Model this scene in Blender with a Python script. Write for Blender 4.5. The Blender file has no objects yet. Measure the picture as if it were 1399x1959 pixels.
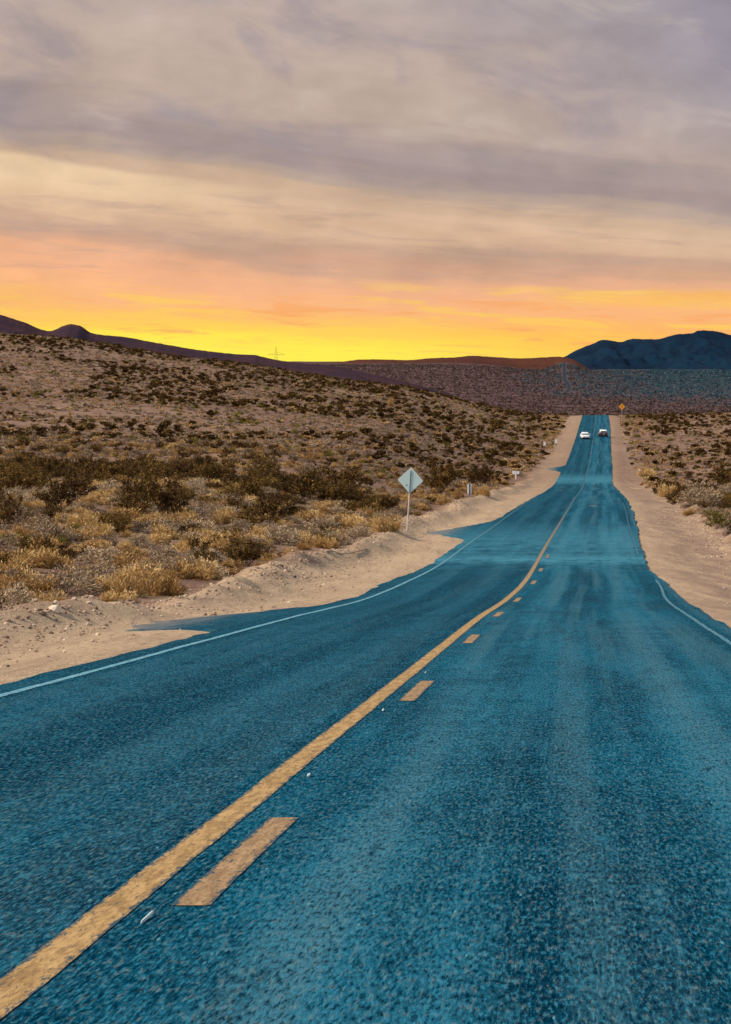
import bpy, bmesh, math, random
import numpy as np
from mathutils import Vector, Matrix

sc = bpy.context.scene
COL = sc.collection
R = math.radians

# ------------------------------------------------------------------ camera
F_PX, CX, CY, Y_EYE = 4800.0, 699.5, 979.5, 735.0       # focal length, image centre and eye level of the 1399 x 1959 photograph
PITCH = math.atan((CY - Y_EYE) / F_PX)
EYE = 1.38
cam_d = bpy.data.cameras.new('camera')
cam = bpy.data.objects.new('camera', cam_d)
COL.objects.link(cam)
cam_d.sensor_fit = 'VERTICAL'
cam_d.sensor_height = 36.0
cam_d.lens = 36.0 * F_PX / 1959.0
cam_d.clip_start, cam_d.clip_end = 0.2, 60000
cam.location = (0, 0, EYE)
cam.rotation_euler = (math.pi / 2 - PITCH, 0, 0)
sc.camera = cam

# ------------------------------------------------------------------ node helpers
class NT:
    """Tiny wrapper that wires nodes."""
    def __init__(s, tree):
        s.t = tree; s.n = tree.nodes; s.l = tree.links
    def new(s, kind, **kw):
        n = s.n.new(kind)
        for k, v in kw.items(): setattr(n, k, v)
        return n
    def put(s, sock, v):
        if hasattr(v, 'is_linked') or isinstance(v, bpy.types.NodeSocket): s.l.new(v, sock)
        elif v is not None: sock.default_value = v
    def m(s, op, a, b=None, c=None, clamp=False):
        n = s.new('ShaderNodeMath', operation=op, use_clamp=clamp)
        s.put(n.inputs[0], a)
        if b is not None: s.put(n.inputs[1], b)
        if c is not None: s.put(n.inputs[2], c)
        return n.outputs[0]
    def rng(s, v, a, b, c=0.0, d=1.0, smooth=True):
        n = s.new('ShaderNodeMapRange', interpolation_type='SMOOTHSTEP' if smooth else 'LINEAR')
        s.put(n.inputs[0], v); s.put(n.inputs[1], a); s.put(n.inputs[2], b); s.put(n.inputs[3], c); s.put(n.inputs[4], d)
        return n.outputs[0]
    def mix(s, f, a, b, blend='MIX'):
        n = s.new('ShaderNodeMix', data_type='RGBA', blend_type=blend)
        s.put(n.inputs[0], f)
        s.put(n.inputs[6], col4(a) if isinstance(a, (tuple, list)) else a)
        s.put(n.inputs[7], col4(b) if isinstance(b, (tuple, list)) else b)
        return n.outputs[2]
    def ramp(s, f, stops, interp='LINEAR'):
        n = s.new('ShaderNodeValToRGB')
        cr = n.color_ramp; cr.interpolation = interp
        while len(cr.elements) < len(stops): cr.elements.new(0.5)
        for e, (p, c) in zip(cr.elements, stops): e.position = p; e.color = col4(c)
        s.put(n.inputs[0], f)
        return n.outputs[0]
    def xyz(s, x=0.0, y=0.0, z=0.0):
        n = s.new('ShaderNodeCombineXYZ')
        s.put(n.inputs[0], x); s.put(n.inputs[1], y); s.put(n.inputs[2], z)
        return n.outputs[0]
    def sep(s, v):
        n = s.new('ShaderNodeSeparateXYZ'); s.put(n.inputs[0], v)
        return n.outputs
    def noise(s, vec, scale=1.0, detail=3.0, rough=0.55, dist=0.0, dim='3D'):
        n = s.new('ShaderNodeTexNoise', noise_dimensions=dim)
        s.put(n.inputs['Vector'], vec); n.inputs['Scale'].default_value = scale
        n.inputs['Detail'].default_value = detail; n.inputs['Roughness'].default_value = rough
        n.inputs['Distortion'].default_value = dist
        return n.outputs[0]
    def voro(s, vec, scale=1.0, feature='F1', out=0, rnd=1.0):
        n = s.new('ShaderNodeTexVoronoi', feature=feature)
        s.put(n.inputs['Vector'], vec); n.inputs['Scale'].default_value = scale
        n.inputs['Randomness'].default_value = rnd
        return n.outputs[out]
    def scale3(s, vec, sx, sy, sz):
        n = s.new('ShaderNodeMapping'); s.put(n.inputs[0], vec); n.inputs['Scale'].default_value = (sx, sy, sz)
        return n.outputs[0]
    def attr(s, name, out='Fac'):
        n = s.new('ShaderNodeAttribute'); n.attribute_name = name
        return n.outputs[out]

def col4(c): return tuple(c) + (1.0,) if len(c) == 3 else tuple(c)
def lin(r, g, b):
    f = lambda v: (v / 255 / 12.92) if v <= 10 else ((v / 255 + 0.055) / 1.055) ** 2.4
    return (f(r), f(g), f(b))

# ------------------------------------------------------------------ world: dusk sky with cloud sheets
SUN_EL, SUN_AZ = R(36), R(-104)           # azimuth from +Y (the road), negative = towards the left of the view
w = bpy.data.worlds.new('World'); sc.world = w
w.use_nodes = True
w.node_tree.nodes.clear()
g = NT(w.node_tree)
tc = g.new('ShaderNodeTexCoord').outputs['Generated']
dx, dy, dz = g.sep(tc)
el = g.m('MULTIPLY', g.m('ARCSINE', dz), 1000.0)              # milliradians above the horizon (photo frame: 0..153)
az = g.m('MULTIPLY', g.m('ARCTAN2', dx, dy), 1000.0)          # milliradians right of +Y (photo frame: -146..146)
P2 = g.xyz(g.m('MULTIPLY', az, 0.0075), g.m('MULTIPLY', el, 0.036), 0.0)
P3 = g.xyz(g.m('MULTIPLY', az, 0.010), g.m('MULTIPLY', g.m('ADD', el, g.m('MULTIPLY', az, 0.11)), 0.11), 3.0)
P4 = g.xyz(g.m('MULTIPLY', az, 0.05), g.m('MULTIPLY', el, 0.09), 7.0)
n_big = g.noise(P2, 1.0, 4.0, 0.55, 0.4)
n_str = g.noise(P3, 1.0, 5.0, 0.6, 0.3)
n_puf = g.noise(P4, 0.8, 5.0, 0.5, 0.3)
# height in the cloud sheets; they dip to the right
tilt = g.rng(el, 20.0, 85.0, 0.028, 0.125)
hgt = g.m('ADD', el, g.m('MULTIPLY', g.m('MAXIMUM', g.m('MINIMUM', az, 300.0), -300.0), tilt))
hgt = g.m('ADD', hgt, g.m('MULTIPLY', g.m('SUBTRACT', n_big, 0.5), g.rng(el, 12.0, 60.0, 7.0, 30.0)))
hgt = g.m('ADD', hgt, g.m('MULTIPLY', g.m('SUBTRACT', n_str, 0.5), g.rng(el, 14.0, 60.0, 9.0, 20.0)))
def H_(y): return (735.0 - y) / 4.8                            # photo row -> milliradians
stops = [(735, (255, 240, 88)), (668, (255, 238, 86)), (652, (255, 226, 84)), (638, (255, 206, 92)), (618, (254, 192, 112)), (585, (252, 186, 132)),
         (556, (246, 182, 140)), (534, (236, 178, 140)), (512, (214, 168, 140)), (480, (203, 166, 142)), (452, (217, 180, 150)), (412, (221, 186, 157)),
         (380, (210, 179, 152)), (350, (186, 164, 150)), (318, (168, 150, 147)), (280, (175, 157, 151)), (225, (191, 170, 157)), (110, (195, 175, 163)), (0, (178, 164, 162))]
sky = g.ramp(g.m('DIVIDE', hgt, 160.0), [(min(1, H_(y) / 160.0), lin(*c)) for y, c in stops], 'EASE')
# cream lit rim under the dark sheet, on the side of the set sun
rim = g.m('MULTIPLY', g.rng(hgt, H_(318), H_(332)), 0.0)
edge = g.m('ADD', el, g.m('ADD', g.m('MULTIPLY', az, 0.135), g.m('MULTIPLY', g.m('SUBTRACT', n_puf, 0.5), 5.0)))
e0 = H_(300) - 146 * 0.135
rim = g.m('MULTIPLY', g.rng(edge, e0 - 26, e0 - 2), g.rng(edge, e0 + 1.5, e0 - 1.5))
rim = g.m('MULTIPLY', rim, g.rng(az, -10, -125))
sky = g.mix(g.m('MULTIPLY', rim, 0.62), sky, lin(255, 222, 178))
# bright streak low on the right
st = g.m('SUBTRACT', g.m('ADD', el, g.m('MULTIPLY', g.m('SUBTRACT', n_puf, 0.5), 7.0)), H_(574))
st = g.m('MULTIPLY', g.rng(g.m('ABSOLUTE', st), 5.0, 0.5), g.rng(az, 45, 110))
sky = g.mix(g.m('MULTIPLY', st, 0.7), sky, lin(255, 196, 92))
# peach veil low on the right instead of yellow
veil = g.m('MULTIPLY', g.rng(az, 60, 160), g.rng(el, 30, 14))
sky = g.mix(g.m('MULTIPLY', veil, 0.6), sky, lin(250, 176, 116))
warm = g.m('MULTIPLY', g.rng(az, -20, 90), g.rng(el, 40, 8))
sky = g.mix(g.m('MULTIPLY', warm, 0.55), sky, lin(255, 178, 92))
gl = g.m('MULTIPLY', g.rng(az, 50, -40), g.rng(el, 27, 15))
sky = g.mix(g.m('MULTIPLY', gl, 0.65), sky, lin(255, 238, 84))
# cooler mauve high on the right
cool = g.m('MULTIPLY', g.rng(az, 20, 190), g.rng(el, 70, 120))
sky = g.mix(g.m('MULTIPLY', cool, 0.8), sky, lin(143, 141, 160))
# soft mottling of the sheets
P5 = g.xyz(g.m('MULTIPLY', az, 0.020), g.m('MULTIPLY', g.m('ADD', el, g.m('MULTIPLY', az, 0.04)), 0.19), 11.0)
n_glow = g.noise(P5, 1.0, 5.0, 0.6, 0.6)
glow_lo = g.m('MULTIPLY', g.rng(el, 8.0, 22.0), g.rng(el, 46.0, 30.0))
sky = g.mix(g.m('MULTIPLY', g.m('MULTIPLY', glow_lo, g.rng(n_glow, 0.50, 0.66)), 0.75), sky, lin(255, 208, 96))
sky = g.mix(g.m('MULTIPLY', g.m('MULTIPLY', g.m('MULTIPLY', g.rng(el, 9.0, 16.0), g.rng(el, 40.0, 28.0)), g.rng(n_glow, 0.46, 0.34)), 0.7), sky, lin(250, 170, 104))
mid = g.m('MULTIPLY', g.rng(el, 36.0, 48.0), g.rng(el, 84.0, 70.0))
sky = g.mix(g.m('MULTIPLY', g.m('MULTIPLY', mid, g.rng(n_glow, 0.52, 0.30)), 0.5), sky, lin(184, 156, 142))
P6 = g.xyz(g.m('MULTIPLY', az, 0.017), g.m('MULTIPLY', g.m('ADD', el, g.m('MULTIPLY', az, 0.2)), 0.040), 21.0)
n_deck = g.noise(P6, 1.0, 5.0, 0.55, 0.5)
deck = g.rng(el, 78.0, 100.0)
sky = g.mix(g.m('MULTIPLY', g.m('MULTIPLY', deck, g.rng(n_deck, 0.52, 0.34)), 0.58), sky, lin(158, 147, 155))
sky = g.mix(g.m('MULTIPLY', g.m('MULTIPLY', deck, g.rng(n_deck, 0.54, 0.72)), 0.42), sky, lin(208, 192, 180))
mot = g.m('ADD', 0.69, g.m('ADD', g.m('MULTIPLY', n_puf, 0.44), g.m('MULTIPLY', n_str, 0.13)))
sky = g.mix(g.rng(el, 22, 45), sky, g.mix(1.0, sky, g.xyz(mot, mot, mot), 'MULTIPLY'))
# open sky overhead and behind, out of the frame
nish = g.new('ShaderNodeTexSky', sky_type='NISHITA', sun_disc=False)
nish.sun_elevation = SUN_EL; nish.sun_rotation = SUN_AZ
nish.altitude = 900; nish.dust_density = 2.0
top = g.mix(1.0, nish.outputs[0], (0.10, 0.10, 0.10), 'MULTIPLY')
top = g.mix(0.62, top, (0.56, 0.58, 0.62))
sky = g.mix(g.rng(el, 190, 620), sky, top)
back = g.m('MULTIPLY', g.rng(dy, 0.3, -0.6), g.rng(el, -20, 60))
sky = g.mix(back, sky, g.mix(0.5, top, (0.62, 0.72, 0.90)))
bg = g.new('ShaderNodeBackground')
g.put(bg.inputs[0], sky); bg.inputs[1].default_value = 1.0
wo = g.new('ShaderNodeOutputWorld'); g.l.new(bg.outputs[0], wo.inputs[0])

# ------------------------------------------------------------------ sun (soft, behind thin cloud)
sun_d = bpy.data.lights.new('sun', 'SUN'); sun = bpy.data.objects.new('sun', sun_d); COL.objects.link(sun)
sun_d.energy = 4.7; sun_d.angle = R(11); sun_d.color = (1.0, 0.83, 0.64)
sd = Vector((math.sin(SUN_AZ) * math.cos(SUN_EL), math.cos(SUN_AZ) * math.cos(SUN_EL), math.sin(SUN_EL)))
sun.rotation_euler = sd.to_track_quat('Z', 'Y').to_euler()

sc.view_settings.view_transform = 'Standard'
sc.view_settings.look = 'None'
sc.view_settings.exposure = 0.0
sc.view_settings.gamma = 1.0
sc.cycles.max_bounces = 5
sc.cycles.diffuse_bounces = 3
sc.cycles.caustics_reflective = sc.cycles.caustics_refractive = False

# ------------------------------------------------------------------ geometry helpers
def ray(px, py):
    """Photo pixel -> (sideways, upward) metres per metre of forward distance."""
    a = (np.asarray(px, float) - CX) / F_PX
    b = (CY - np.asarray(py, float)) / F_PX
    d = math.cos(PITCH) + b * math.sin(PITCH)
    return a / d, (-math.sin(PITCH) + b * math.cos(PITCH)) / d
def at(px, py, Y):
    u, e = ray(px, py)
    return float(u * Y), float(EYE + e * Y)

def pchip(xk, yk):
    xk = np.asarray(xk, float); yk = np.asarray(yk, float)
    h = np.diff(xk); d = np.diff(yk) / h
    m = np.zeros_like(yk)
    m[1:-1] = np.where(d[:-1] * d[1:] > 0, 2 * d[:-1] * d[1:] / np.where(np.abs(d[:-1] + d[1:]) < 1e-12, 1, d[:-1] + d[1:]), 0)
    m[0], m[-1] = d[0], d[-1]
    def f(x):
        x = np.asarray(x, float)
        i = np.clip(np.searchsorted(xk, x) - 1, 0, len(h) - 1)
        xc = np.clip(x, xk[0], xk[-1])
        t = (xc - xk[i]) / h[i]
        t2, t3 = t * t, t * t * t
        return (2*t3 - 3*t2 + 1) * yk[i] + (t3 - 2*t2 + t) * h[i] * m[i] + (-2*t3 + 3*t2) * yk[i+1] + (t3 - t2) * h[i] * m[i+1]
    return f

def sstep(x, a, b):
    t = np.clip((np.asarray(x, float) - a) / (b - a), 0, 1)
    return t * t * (3 - 2 * t)

def hash2(ix, iy, seed):
    n = (ix.astype(np.int64) * 374761393 + iy.astype(np.int64) * 668265263 + seed * 974711) & 0xFFFFFFFF
    n = ((n ^ (n >> 13)) * 1274126177) & 0xFFFFFFFF
    return ((n ^ (n >> 16)) & 0xFFFF) / 65535.0
def vnoise(x, y, seed=0):
    x = np.asarray(x, float); y = np.asarray(y, float)
    ix, iy = np.floor(x), np.floor(y); fx, fy = x - ix, y - iy
    fx = fx * fx * (3 - 2 * fx); fy = fy * fy * (3 - 2 * fy)
    a, b = hash2(ix, iy, seed), hash2(ix + 1, iy, seed)
    c, d = hash2(ix, iy + 1, seed), hash2(ix + 1, iy + 1, seed)
    return (a + (b - a) * fx) * (1 - fy) + (c + (d - c) * fx) * fy
def fbm(x, y, seed=0, oct=4, gain=0.5):
    s, a, t = 0, 1.0, 0
    for k in range(oct):
        s = s + a * vnoise(x * 2**k + 17.3 * k, y * 2**k - 9.1 * k, seed + k); t += a; a *= gain
    return s / t - 0.5

def tag(o, label, cat=None, group=None, kind=None):
    o['label'] = label
    if cat: o['category'] = cat
    if group: o['group'] = group
    if kind: o['kind'] = kind
    return o
def empty(name, loc, rz=0.0):
    o = bpy.data.objects.new(name, None); COL.objects.link(o)
    o.location = loc; o.rotation_euler = (0, 0, rz); o.empty_display_size = 0.2
    return o
def link(name, me, parent=None, loc=None):
    o = bpy.data.objects.new(name, me); COL.objects.link(o)
    if parent: o.parent = parent
    if loc is not None: o.location = loc
    return o
def np_mesh(name, V, faces, mats, smooth=False, mat_idx=None, attrs=None):
    """V n x 3; faces m x k array (one k), or a list of such arrays."""
    me = bpy.data.meshes.new(name)
    fl = faces if isinstance(faces, list) else [faces]
    loops = np.concatenate([f.ravel() for f in fl]).astype(np.int32)
    tot = np.concatenate([np.full(len(f), f.shape[1], np.int32) for f in fl])
    start = np.concatenate([[0], np.cumsum(tot)[:-1]]).astype(np.int32)
    me.vertices.add(len(V)); me.vertices.foreach_set('co', np.asarray(V, np.float32).ravel())
    me.loops.add(len(loops)); me.loops.foreach_set('vertex_index', loops)
    me.polygons.add(len(tot)); me.polygons.foreach_set('loop_start', start); me.polygons.foreach_set('loop_total', tot)
    for m_ in (mats if isinstance(mats, (list, tuple)) else [mats]): me.materials.append(m_)
    if mat_idx is not None: me.polygons.foreach_set('material_index', np.asarray(mat_idx, np.int32))
    me.polygons.foreach_set('use_smooth', np.full(len(tot), smooth, bool))
    for k, (dom, val) in (attrs or {}).items():
        a = me.attributes.new(k, 'FLOAT', dom); a.data.foreach_set('value', np.asarray(val, np.float32))
    me.update(calc_edges=True); me.validate()
    return me
def grid_faces(nr, nc):
    i = np.arange(nr * nc).reshape(nr, nc)
    return np.stack([i[:-1, :-1], i[:-1, 1:], i[1:, 1:], i[1:, :-1]], -1).reshape(-1, 4)

def principled(name, rough=0.9, spec=0.2, metallic=0.0, base=None):
    m = bpy.data.materials.new(name); m.use_nodes = True
    g = NT(m.node_tree)
    p = m.node_tree.nodes['Principled BSDF']
    p.inputs['Roughness'].default_value = rough
    p.inputs['Specular IOR Level'].default_value = spec
    p.inputs['Metallic'].default_value = metallic
    if base: p.inputs['Base Color'].default_value = col4(base)
    return m, g, p
def bump(g, p, height, strength=0.5, dist=0.02):
    b = g.new('ShaderNodeBump'); b.inputs['Strength'].default_value = strength; b.inputs['Distance'].default_value = dist
    g.put(b.inputs['Height'], height); g.l.new(b.outputs[0], p.inputs['Normal'])
def flecked(name, base, var=0.12, scale=30, rough=0.7, spec=0.3, metallic=0.0, dirt=None, dirt_scale=4.0, dirt_amt=0.5):
    """Plain material with a little tone variation and optional dirt."""
    m, g, p = principled(name, rough, spec, metallic)
    obj = g.new('ShaderNodeTexCoord').outputs['Object']
    n = g.noise(obj, scale, 4, 0.6)
    f = g.m('ADD', 1 - var, g.m('MULTIPLY', n, 2 * var))
    c = g.mix(1.0, base, g.xyz(f, f, f), 'MULTIPLY')
    if dirt:
        d = g.rng(g.noise(obj, dirt_scale, 5, 0.65), 0.45, 0.7)
        c = g.mix(g.m('MULTIPLY', d, dirt_amt), c, dirt)
    g.put(p.inputs['Base Color'], c)
    return m

# ------------------------------------------------------------------ the lie of the land
# road centre line (the solid yellow line): distance, photo column, photo row
near = [(-40,), (-10,), (3,), (10,), (20,), (32,), (46,)]
NX = lambda Y: -1.72 + Y * (1100 - CX) / F_PX
kn = []
for (Y,) in near: kn.append((Y, NX(Y), EYE - 1.38 + 1.0 * Y * ray(1100, 1036)[1]))
for Y, px, py in [(61, 972, 1144), (69, 997, 1121), (90, 1026, 1078), (106, 1045, 1044), (138, 1071, 1001), (161, 1085, 978), (200, 1098, 956),
                  (272, 1112, 937), (343, 1118.5, 918.6), (398, 1126, 893), (495, 1133, 853), (585, 1137.5, 821), (715, 1139.5, 795)]:
    x, z = at(px, py, Y); kn.append((Y, x, z))
kn += [(820, 1139.0 / F_PX * 820 - CX / F_PX * 820, -9.5), (1100, at(1075, 700, 1100)[0], -17), (1600, at(960, 700, 1600)[0], -25), (2200, at(880, 700, 2200)[0], -23.5), (2650, at(890, 700, 2650)[0], -15.5), (2820, at(985, 700, 2820)[0], -12.3)]
for Y, px, py in [(2960, 1080, 752), (3700, 1080, 722), (4400, 1080, 701), (5600, 1080, 692), (9500, 1080, 690)]:
    x, z = at(px, py, Y); kn.append((Y, x, z))
kn = np.array(kn)
roadX, roadZ = pchip(kn[:, 0], kn[:, 1]), pchip(kn[:, 0], kn[:, 2])
_oz = [-40, 40, 60, 75, 96, 140, 200, 343, 715, 2000, 9500]
edgeL = pchip(_oz, [-3.78, -3.78, -3.72, -3.70, -3.75, -3.70, -3.50, -3.75, -3.65, -2.2, -2.2])
edgeR = pchip(_oz, [4.25, 4.25, 4.22, 3.98, 3.98, 4.22, 4.20, 3.75, 3.65, 2.2, 2.2])

# ground off the road, as photo rows per column and distance (converted to heights)
_cols = [-400, 100, 400, 700, 900, 1050, 1130, 1250, 1399, 1700]
_Yk = [-40, 5, 20, 40, 61, 110, 170, 300, 450, 560, 690, 820, 1100, 1600, 2200, 2960, 3700, 4400, 5600, 9500]
_far = {2960: (752, 752), 3700: (722, 724), 4400: (702, 712), 5600: (694, 708), 9500: (692, 704)}
_hill = {110: [996, 996, 998, 1004, 1010, None, None, None, None, None],
         170: [898, 900, 903, 907, 920, None, None, None, None, None],
         300: [828, 832, 838, 852, 872, 905, None, None, None, None],
         450: [725, 744, 764, 792, 822, 850, None, None, None, None],
         560: [660, 690, 722, 758, 787, 815, None, None, None, None],
         690: [600, 646, 691, 733, 761, 785, None, None, None, None]}
E = np.zeros((len(_cols), len(_Yk)))
for i, cpx in enumerate(_cols):
    for j, Y in enumerate(_Yk):
        left = cpx < 1130
        if Y in _far: E[i, j] = at(cpx, _far[Y][0 if cpx < 1000 else 1], Y)[1]
        elif Y in (820, 1100, 1600, 2200):
            E[i, j] = {820: -9.3, 1100: -16.5, 1600: -24.5, 2200: -23}[Y]
        elif Y in _hill and _hill[Y][i] is not None: E[i, j] = at(cpx, _hill[Y][i], Y)[1]
        else: E[i, j] = float(roadZ(Y)) + (0.30 if left else 0.45) + (0.5 if (Y > 250 and not left) else 0)
    # behind the crest the hill falls away smoothly on the left
    if _hill[690][i] is not None:
        top = E[i, _Yk.index(690)]
        E[i, _Yk.index(820)] = min(top - 0.5, max(-9.3, top - 2.5)); E[i, _Yk.index(1100)] = max(-16.5, top - 13)
_Uk = np.array([float(ray(c, 735)[0]) for c in _cols])
_Ef = [pchip(_Yk, E[i]) for i in range(len(_cols))]
def land(X, Y):
    Ysafe = np.maximum(Y, 25.0)
    u = np.clip(X / Ysafe, _Uk[0], _Uk[-1])
    vals = np.stack([f(Y) for f in _Ef])
    i = np.clip(np.searchsorted(_Uk, u) - 1, 0, len(_Uk) - 2)
    t = (u - _Uk[i]) / (_Uk[i + 1] - _Uk[i]); t = t * t * (3 - 2 * t) * 0.4 + t * 0.6
    idx = np.indices(X.shape)
    a = np.take_along_axis(vals, i[None], 0)[0]; b = np.take_along_axis(vals, (i + 1)[None], 0)[0]
    return a + (b - a) * t
def berm_h(r, Y):
    """Graded dirt banks outside both shoulders."""
    cl = -7.55 + 0.5 * np.sin(Y * 0.13) + 1.1 * fbm(Y * 0.12, Y * 0 + 2.0, 5, 3)
    hl = 0.46 + 0.5 * fbm(Y * 0.22, Y * 0 + 8.0, 6, 3)
    gap = 1 - 0.75 * sstep(Y, 49, 51.5) * (1 - sstep(Y, 55, 58))
    bl = np.maximum(hl, 0.08) * gap * np.exp(-((r - cl) / 0.85) ** 2)
    cr = 8.6 + 1.2 * fbm(Y * 0.09, Y * 0 + 4.0, 9, 3)
    br = np.maximum(0.46 + 0.5 * fbm(Y * 0.2, Y * 0 + 1.0, 11, 3), 0.05) * np.exp(-((r - cr) / 0.9) ** 2)
    rough = 1 + 0.8 * (fbm(r * 1.7, Y * 0.9, 14, 3) * 1.4) * (1 - 0.6 * sstep(Y, 90, 160))
    return (bl + br) * rough * (1 - sstep(Y, 260, 420))
def ground(X, Y):
    X = np.asarray(X, float); Y = np.asarray(Y, float)
    shp = X.shape; X = np.atleast_2d(X); Y = np.atleast_2d(Y)
    r = X - roadX(Y); a = np.abs(r)
    rz = roadZ(Y)
    base = rz - 0.055
    sh = base - 0.10 * sstep(a, 4.4, 6.6) + 0.02 * fbm(r * 0.8, Y * 0.15, 31, 3) * sstep(a, 4.6, 5.4)
    reach = 7.2 + 9 + 0.05 * np.clip(Y, 0, 700)
    wgt = sstep(a, 6.6, reach)
    off = np.clip((a - 8.5) / 6, 0, 1)
    nz = off * (0.34 * fbm(X * 0.16, Y * 0.16, 21, 4) + 0.10 * fbm(X * 0.9, Y * 0.9, 23, 3)) \
        + sstep(a, 14, 60) * (1.1 * fbm(X * 0.022, Y * 0.022, 27, 4)) * (1 + sstep(Y, 900, 2500) * 2)
    z = sh + (land(X, Y) - sh) * wgt + nz + berm_h(r, Y)
    # never above the carriageway itself
    z = np.where(a < 4.9, np.minimum(z, rz - 0.045 - 0.02 * np.clip((4.9 - a), 0, 1)), z)
    return z.reshape(shp)
def gz(x, y): return float(ground(np.array([[x]]), np.array([[y]]))[0, 0])
_ray_Y = np.exp(np.linspace(math.log(5), math.log(4300), 5000))
def hit(px, py):
    """Where the line of sight through a photo pixel first meets the ground."""
    u, e = ray(px, py)
    h = ground((u * _ray_Y)[None], _ray_Y[None])[0]
    k = np.argmax(h >= EYE + e * _ray_Y)
    Y = float(_ray_Y[k])
    return float(u * Y), Y, float(h[k])

# ------------------------------------------------------------------ ground material
def ground_mat():
    m, g, p = principled('desert_soil', 0.95, 0.1)
    pos = g.new('ShaderNodeNewGeometry').outputs['Position']
    sand, far, side = g.attr('sand'), g.attr('far'), g.attr('side')
    nA = g.noise(pos, 0.035, 4, 0.6); nB = g.noise(pos, 0.55, 4, 0.65); nC = g.noise(pos, 7.0, 4, 0.7)
    soil = g.mix(g.rng(nA, 0.35, 0.65), (0.190, 0.110, 0.078), (0.285, 0.180, 0.128))
    soil = g.mix(g.rng(nB, 0.45, 0.72), soil, (0.098, 0.056, 0.043))
    soil = g.mix(g.m('MULTIPLY', g.rng(g.noise(pos, 1.7, 3, 0.6), 0.56, 0.7), 0.5), soil, (0.36, 0.26, 0.18))
    nS = g.noise(g.scale3(pos, 0.9, 0.11, 0.9), 1.0, 5, 0.7); nT = g.noise(g.scale3(pos, 9.0, 1.1, 9.0), 1.0, 4, 0.75)
    sandc = g.mix(g.rng(nS, 0.3, 0.7), (0.57, 0.425, 0.275), (0.43, 0.310, 0.208))
    strk = g.noise(g.scale3(pos, 2.2, 0.16, 1.0), 1.0, 4, 0.6)
    sandc = g.mix(g.m('MULTIPLY', g.rng(strk, 0.5, 0.72), 0.45), sandc, (0.29, 0.205, 0.16))
    sandc = g.mix(g.m('MULTIPLY', g.rng(nT, 0.5, 0.72), 0.5), sandc, (0.62, 0.48, 0.35))
    sandc = g.mix(g.m('MULTIPLY', g.attr('grit'), g.rng(g.noise(g.scale3(pos, 1.3, 0.16, 1.3), 1.0, 5, 0.72), 0.36, 0.62, 0.2, 0.85)), sandc, (0.265, 0.178, 0.140))
    sandc = g.mix(g.m('MULTIPLY', g.rng(nT, 0.48, 0.32), 0.55), sandc, (0.22, 0.155, 0.12))
    c = g.mix(sand, soil, sandc)
    # pebbles: light and dark stones
    v = g.voro(pos, 9.0); vr = g.voro(pos, 9.0, out=1)
    peb = g.m('MULTIPLY', g.rng(v, 0.30, 0.18), g.m('GREATER_THAN', g.sep(vr)[0], 0.80))
    c = g.mix(g.m('MULTIPLY', peb, 0.7), c, g.mix(g.sep(vr)[1], (0.14, 0.10, 0.075), (0.72, 0.62, 0.50)))
    v3 = g.voro(pos, 3.4); vr3 = g.voro(pos, 3.4, out=1)
    tuft = g.m('MULTIPLY', g.m('MULTIPLY', g.rng(v3, 0.45, 0.15), g.m('GREATER_THAN', g.sep(vr3)[0], 0.6)), g.m('SUBTRACT', 1.0, sand))
    c = g.mix(g.m('MULTIPLY', tuft, 0.7), c, g.mix(g.sep(vr3)[1], (0.07, 0.045, 0.03), (0.46, 0.36, 0.25)))
    v2 = g.voro(pos, 1.5); vr2 = g.voro(pos, 1.5, out=1)
    patch = g.m('MULTIPLY', g.rng(v2, 0.42, 0.2), g.m('GREATER_THAN', g.sep(vr2)[0], 0.55))
    patch = g.m('MULTIPLY', patch, g.m('SUBTRACT', 1.0, sand))
    c = g.mix(g.m('MULTIPLY', patch, 0.7), c, g.mix(g.sep(vr2)[1], (0.085, 0.055, 0.035), (0.46, 0.35, 0.24)))
    # far plain: scrub covered, dusky; blue vignetting on the right put into the colour
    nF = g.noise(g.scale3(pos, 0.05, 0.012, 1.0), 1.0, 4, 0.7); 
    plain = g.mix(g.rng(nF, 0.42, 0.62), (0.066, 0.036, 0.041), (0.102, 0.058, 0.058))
    plain_blue_tint = g.mix(g.rng(nF, 0.42, 0.62), (0.010, 0.030, 0.050), (0.024, 0.044, 0.060))
    plain = g.mix(side, plain, plain_blue_tint)
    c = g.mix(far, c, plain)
    g.put(p.inputs['Base Color'], c)
    hh = g.m('ADD', g.m('MULTIPLY', nC, 0.6), g.m('ADD', g.m('MULTIPLY', peb, 0.3), g.noise(pos, 30.0, 3, 0.7)))
    hh = g.m('ADD', hh, g.m('MULTIPLY', g.noise(pos, 2.4, 5, 0.7), 3.0))
    bump(g, p, hh, 0.8, 0.06)
    return m

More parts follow.
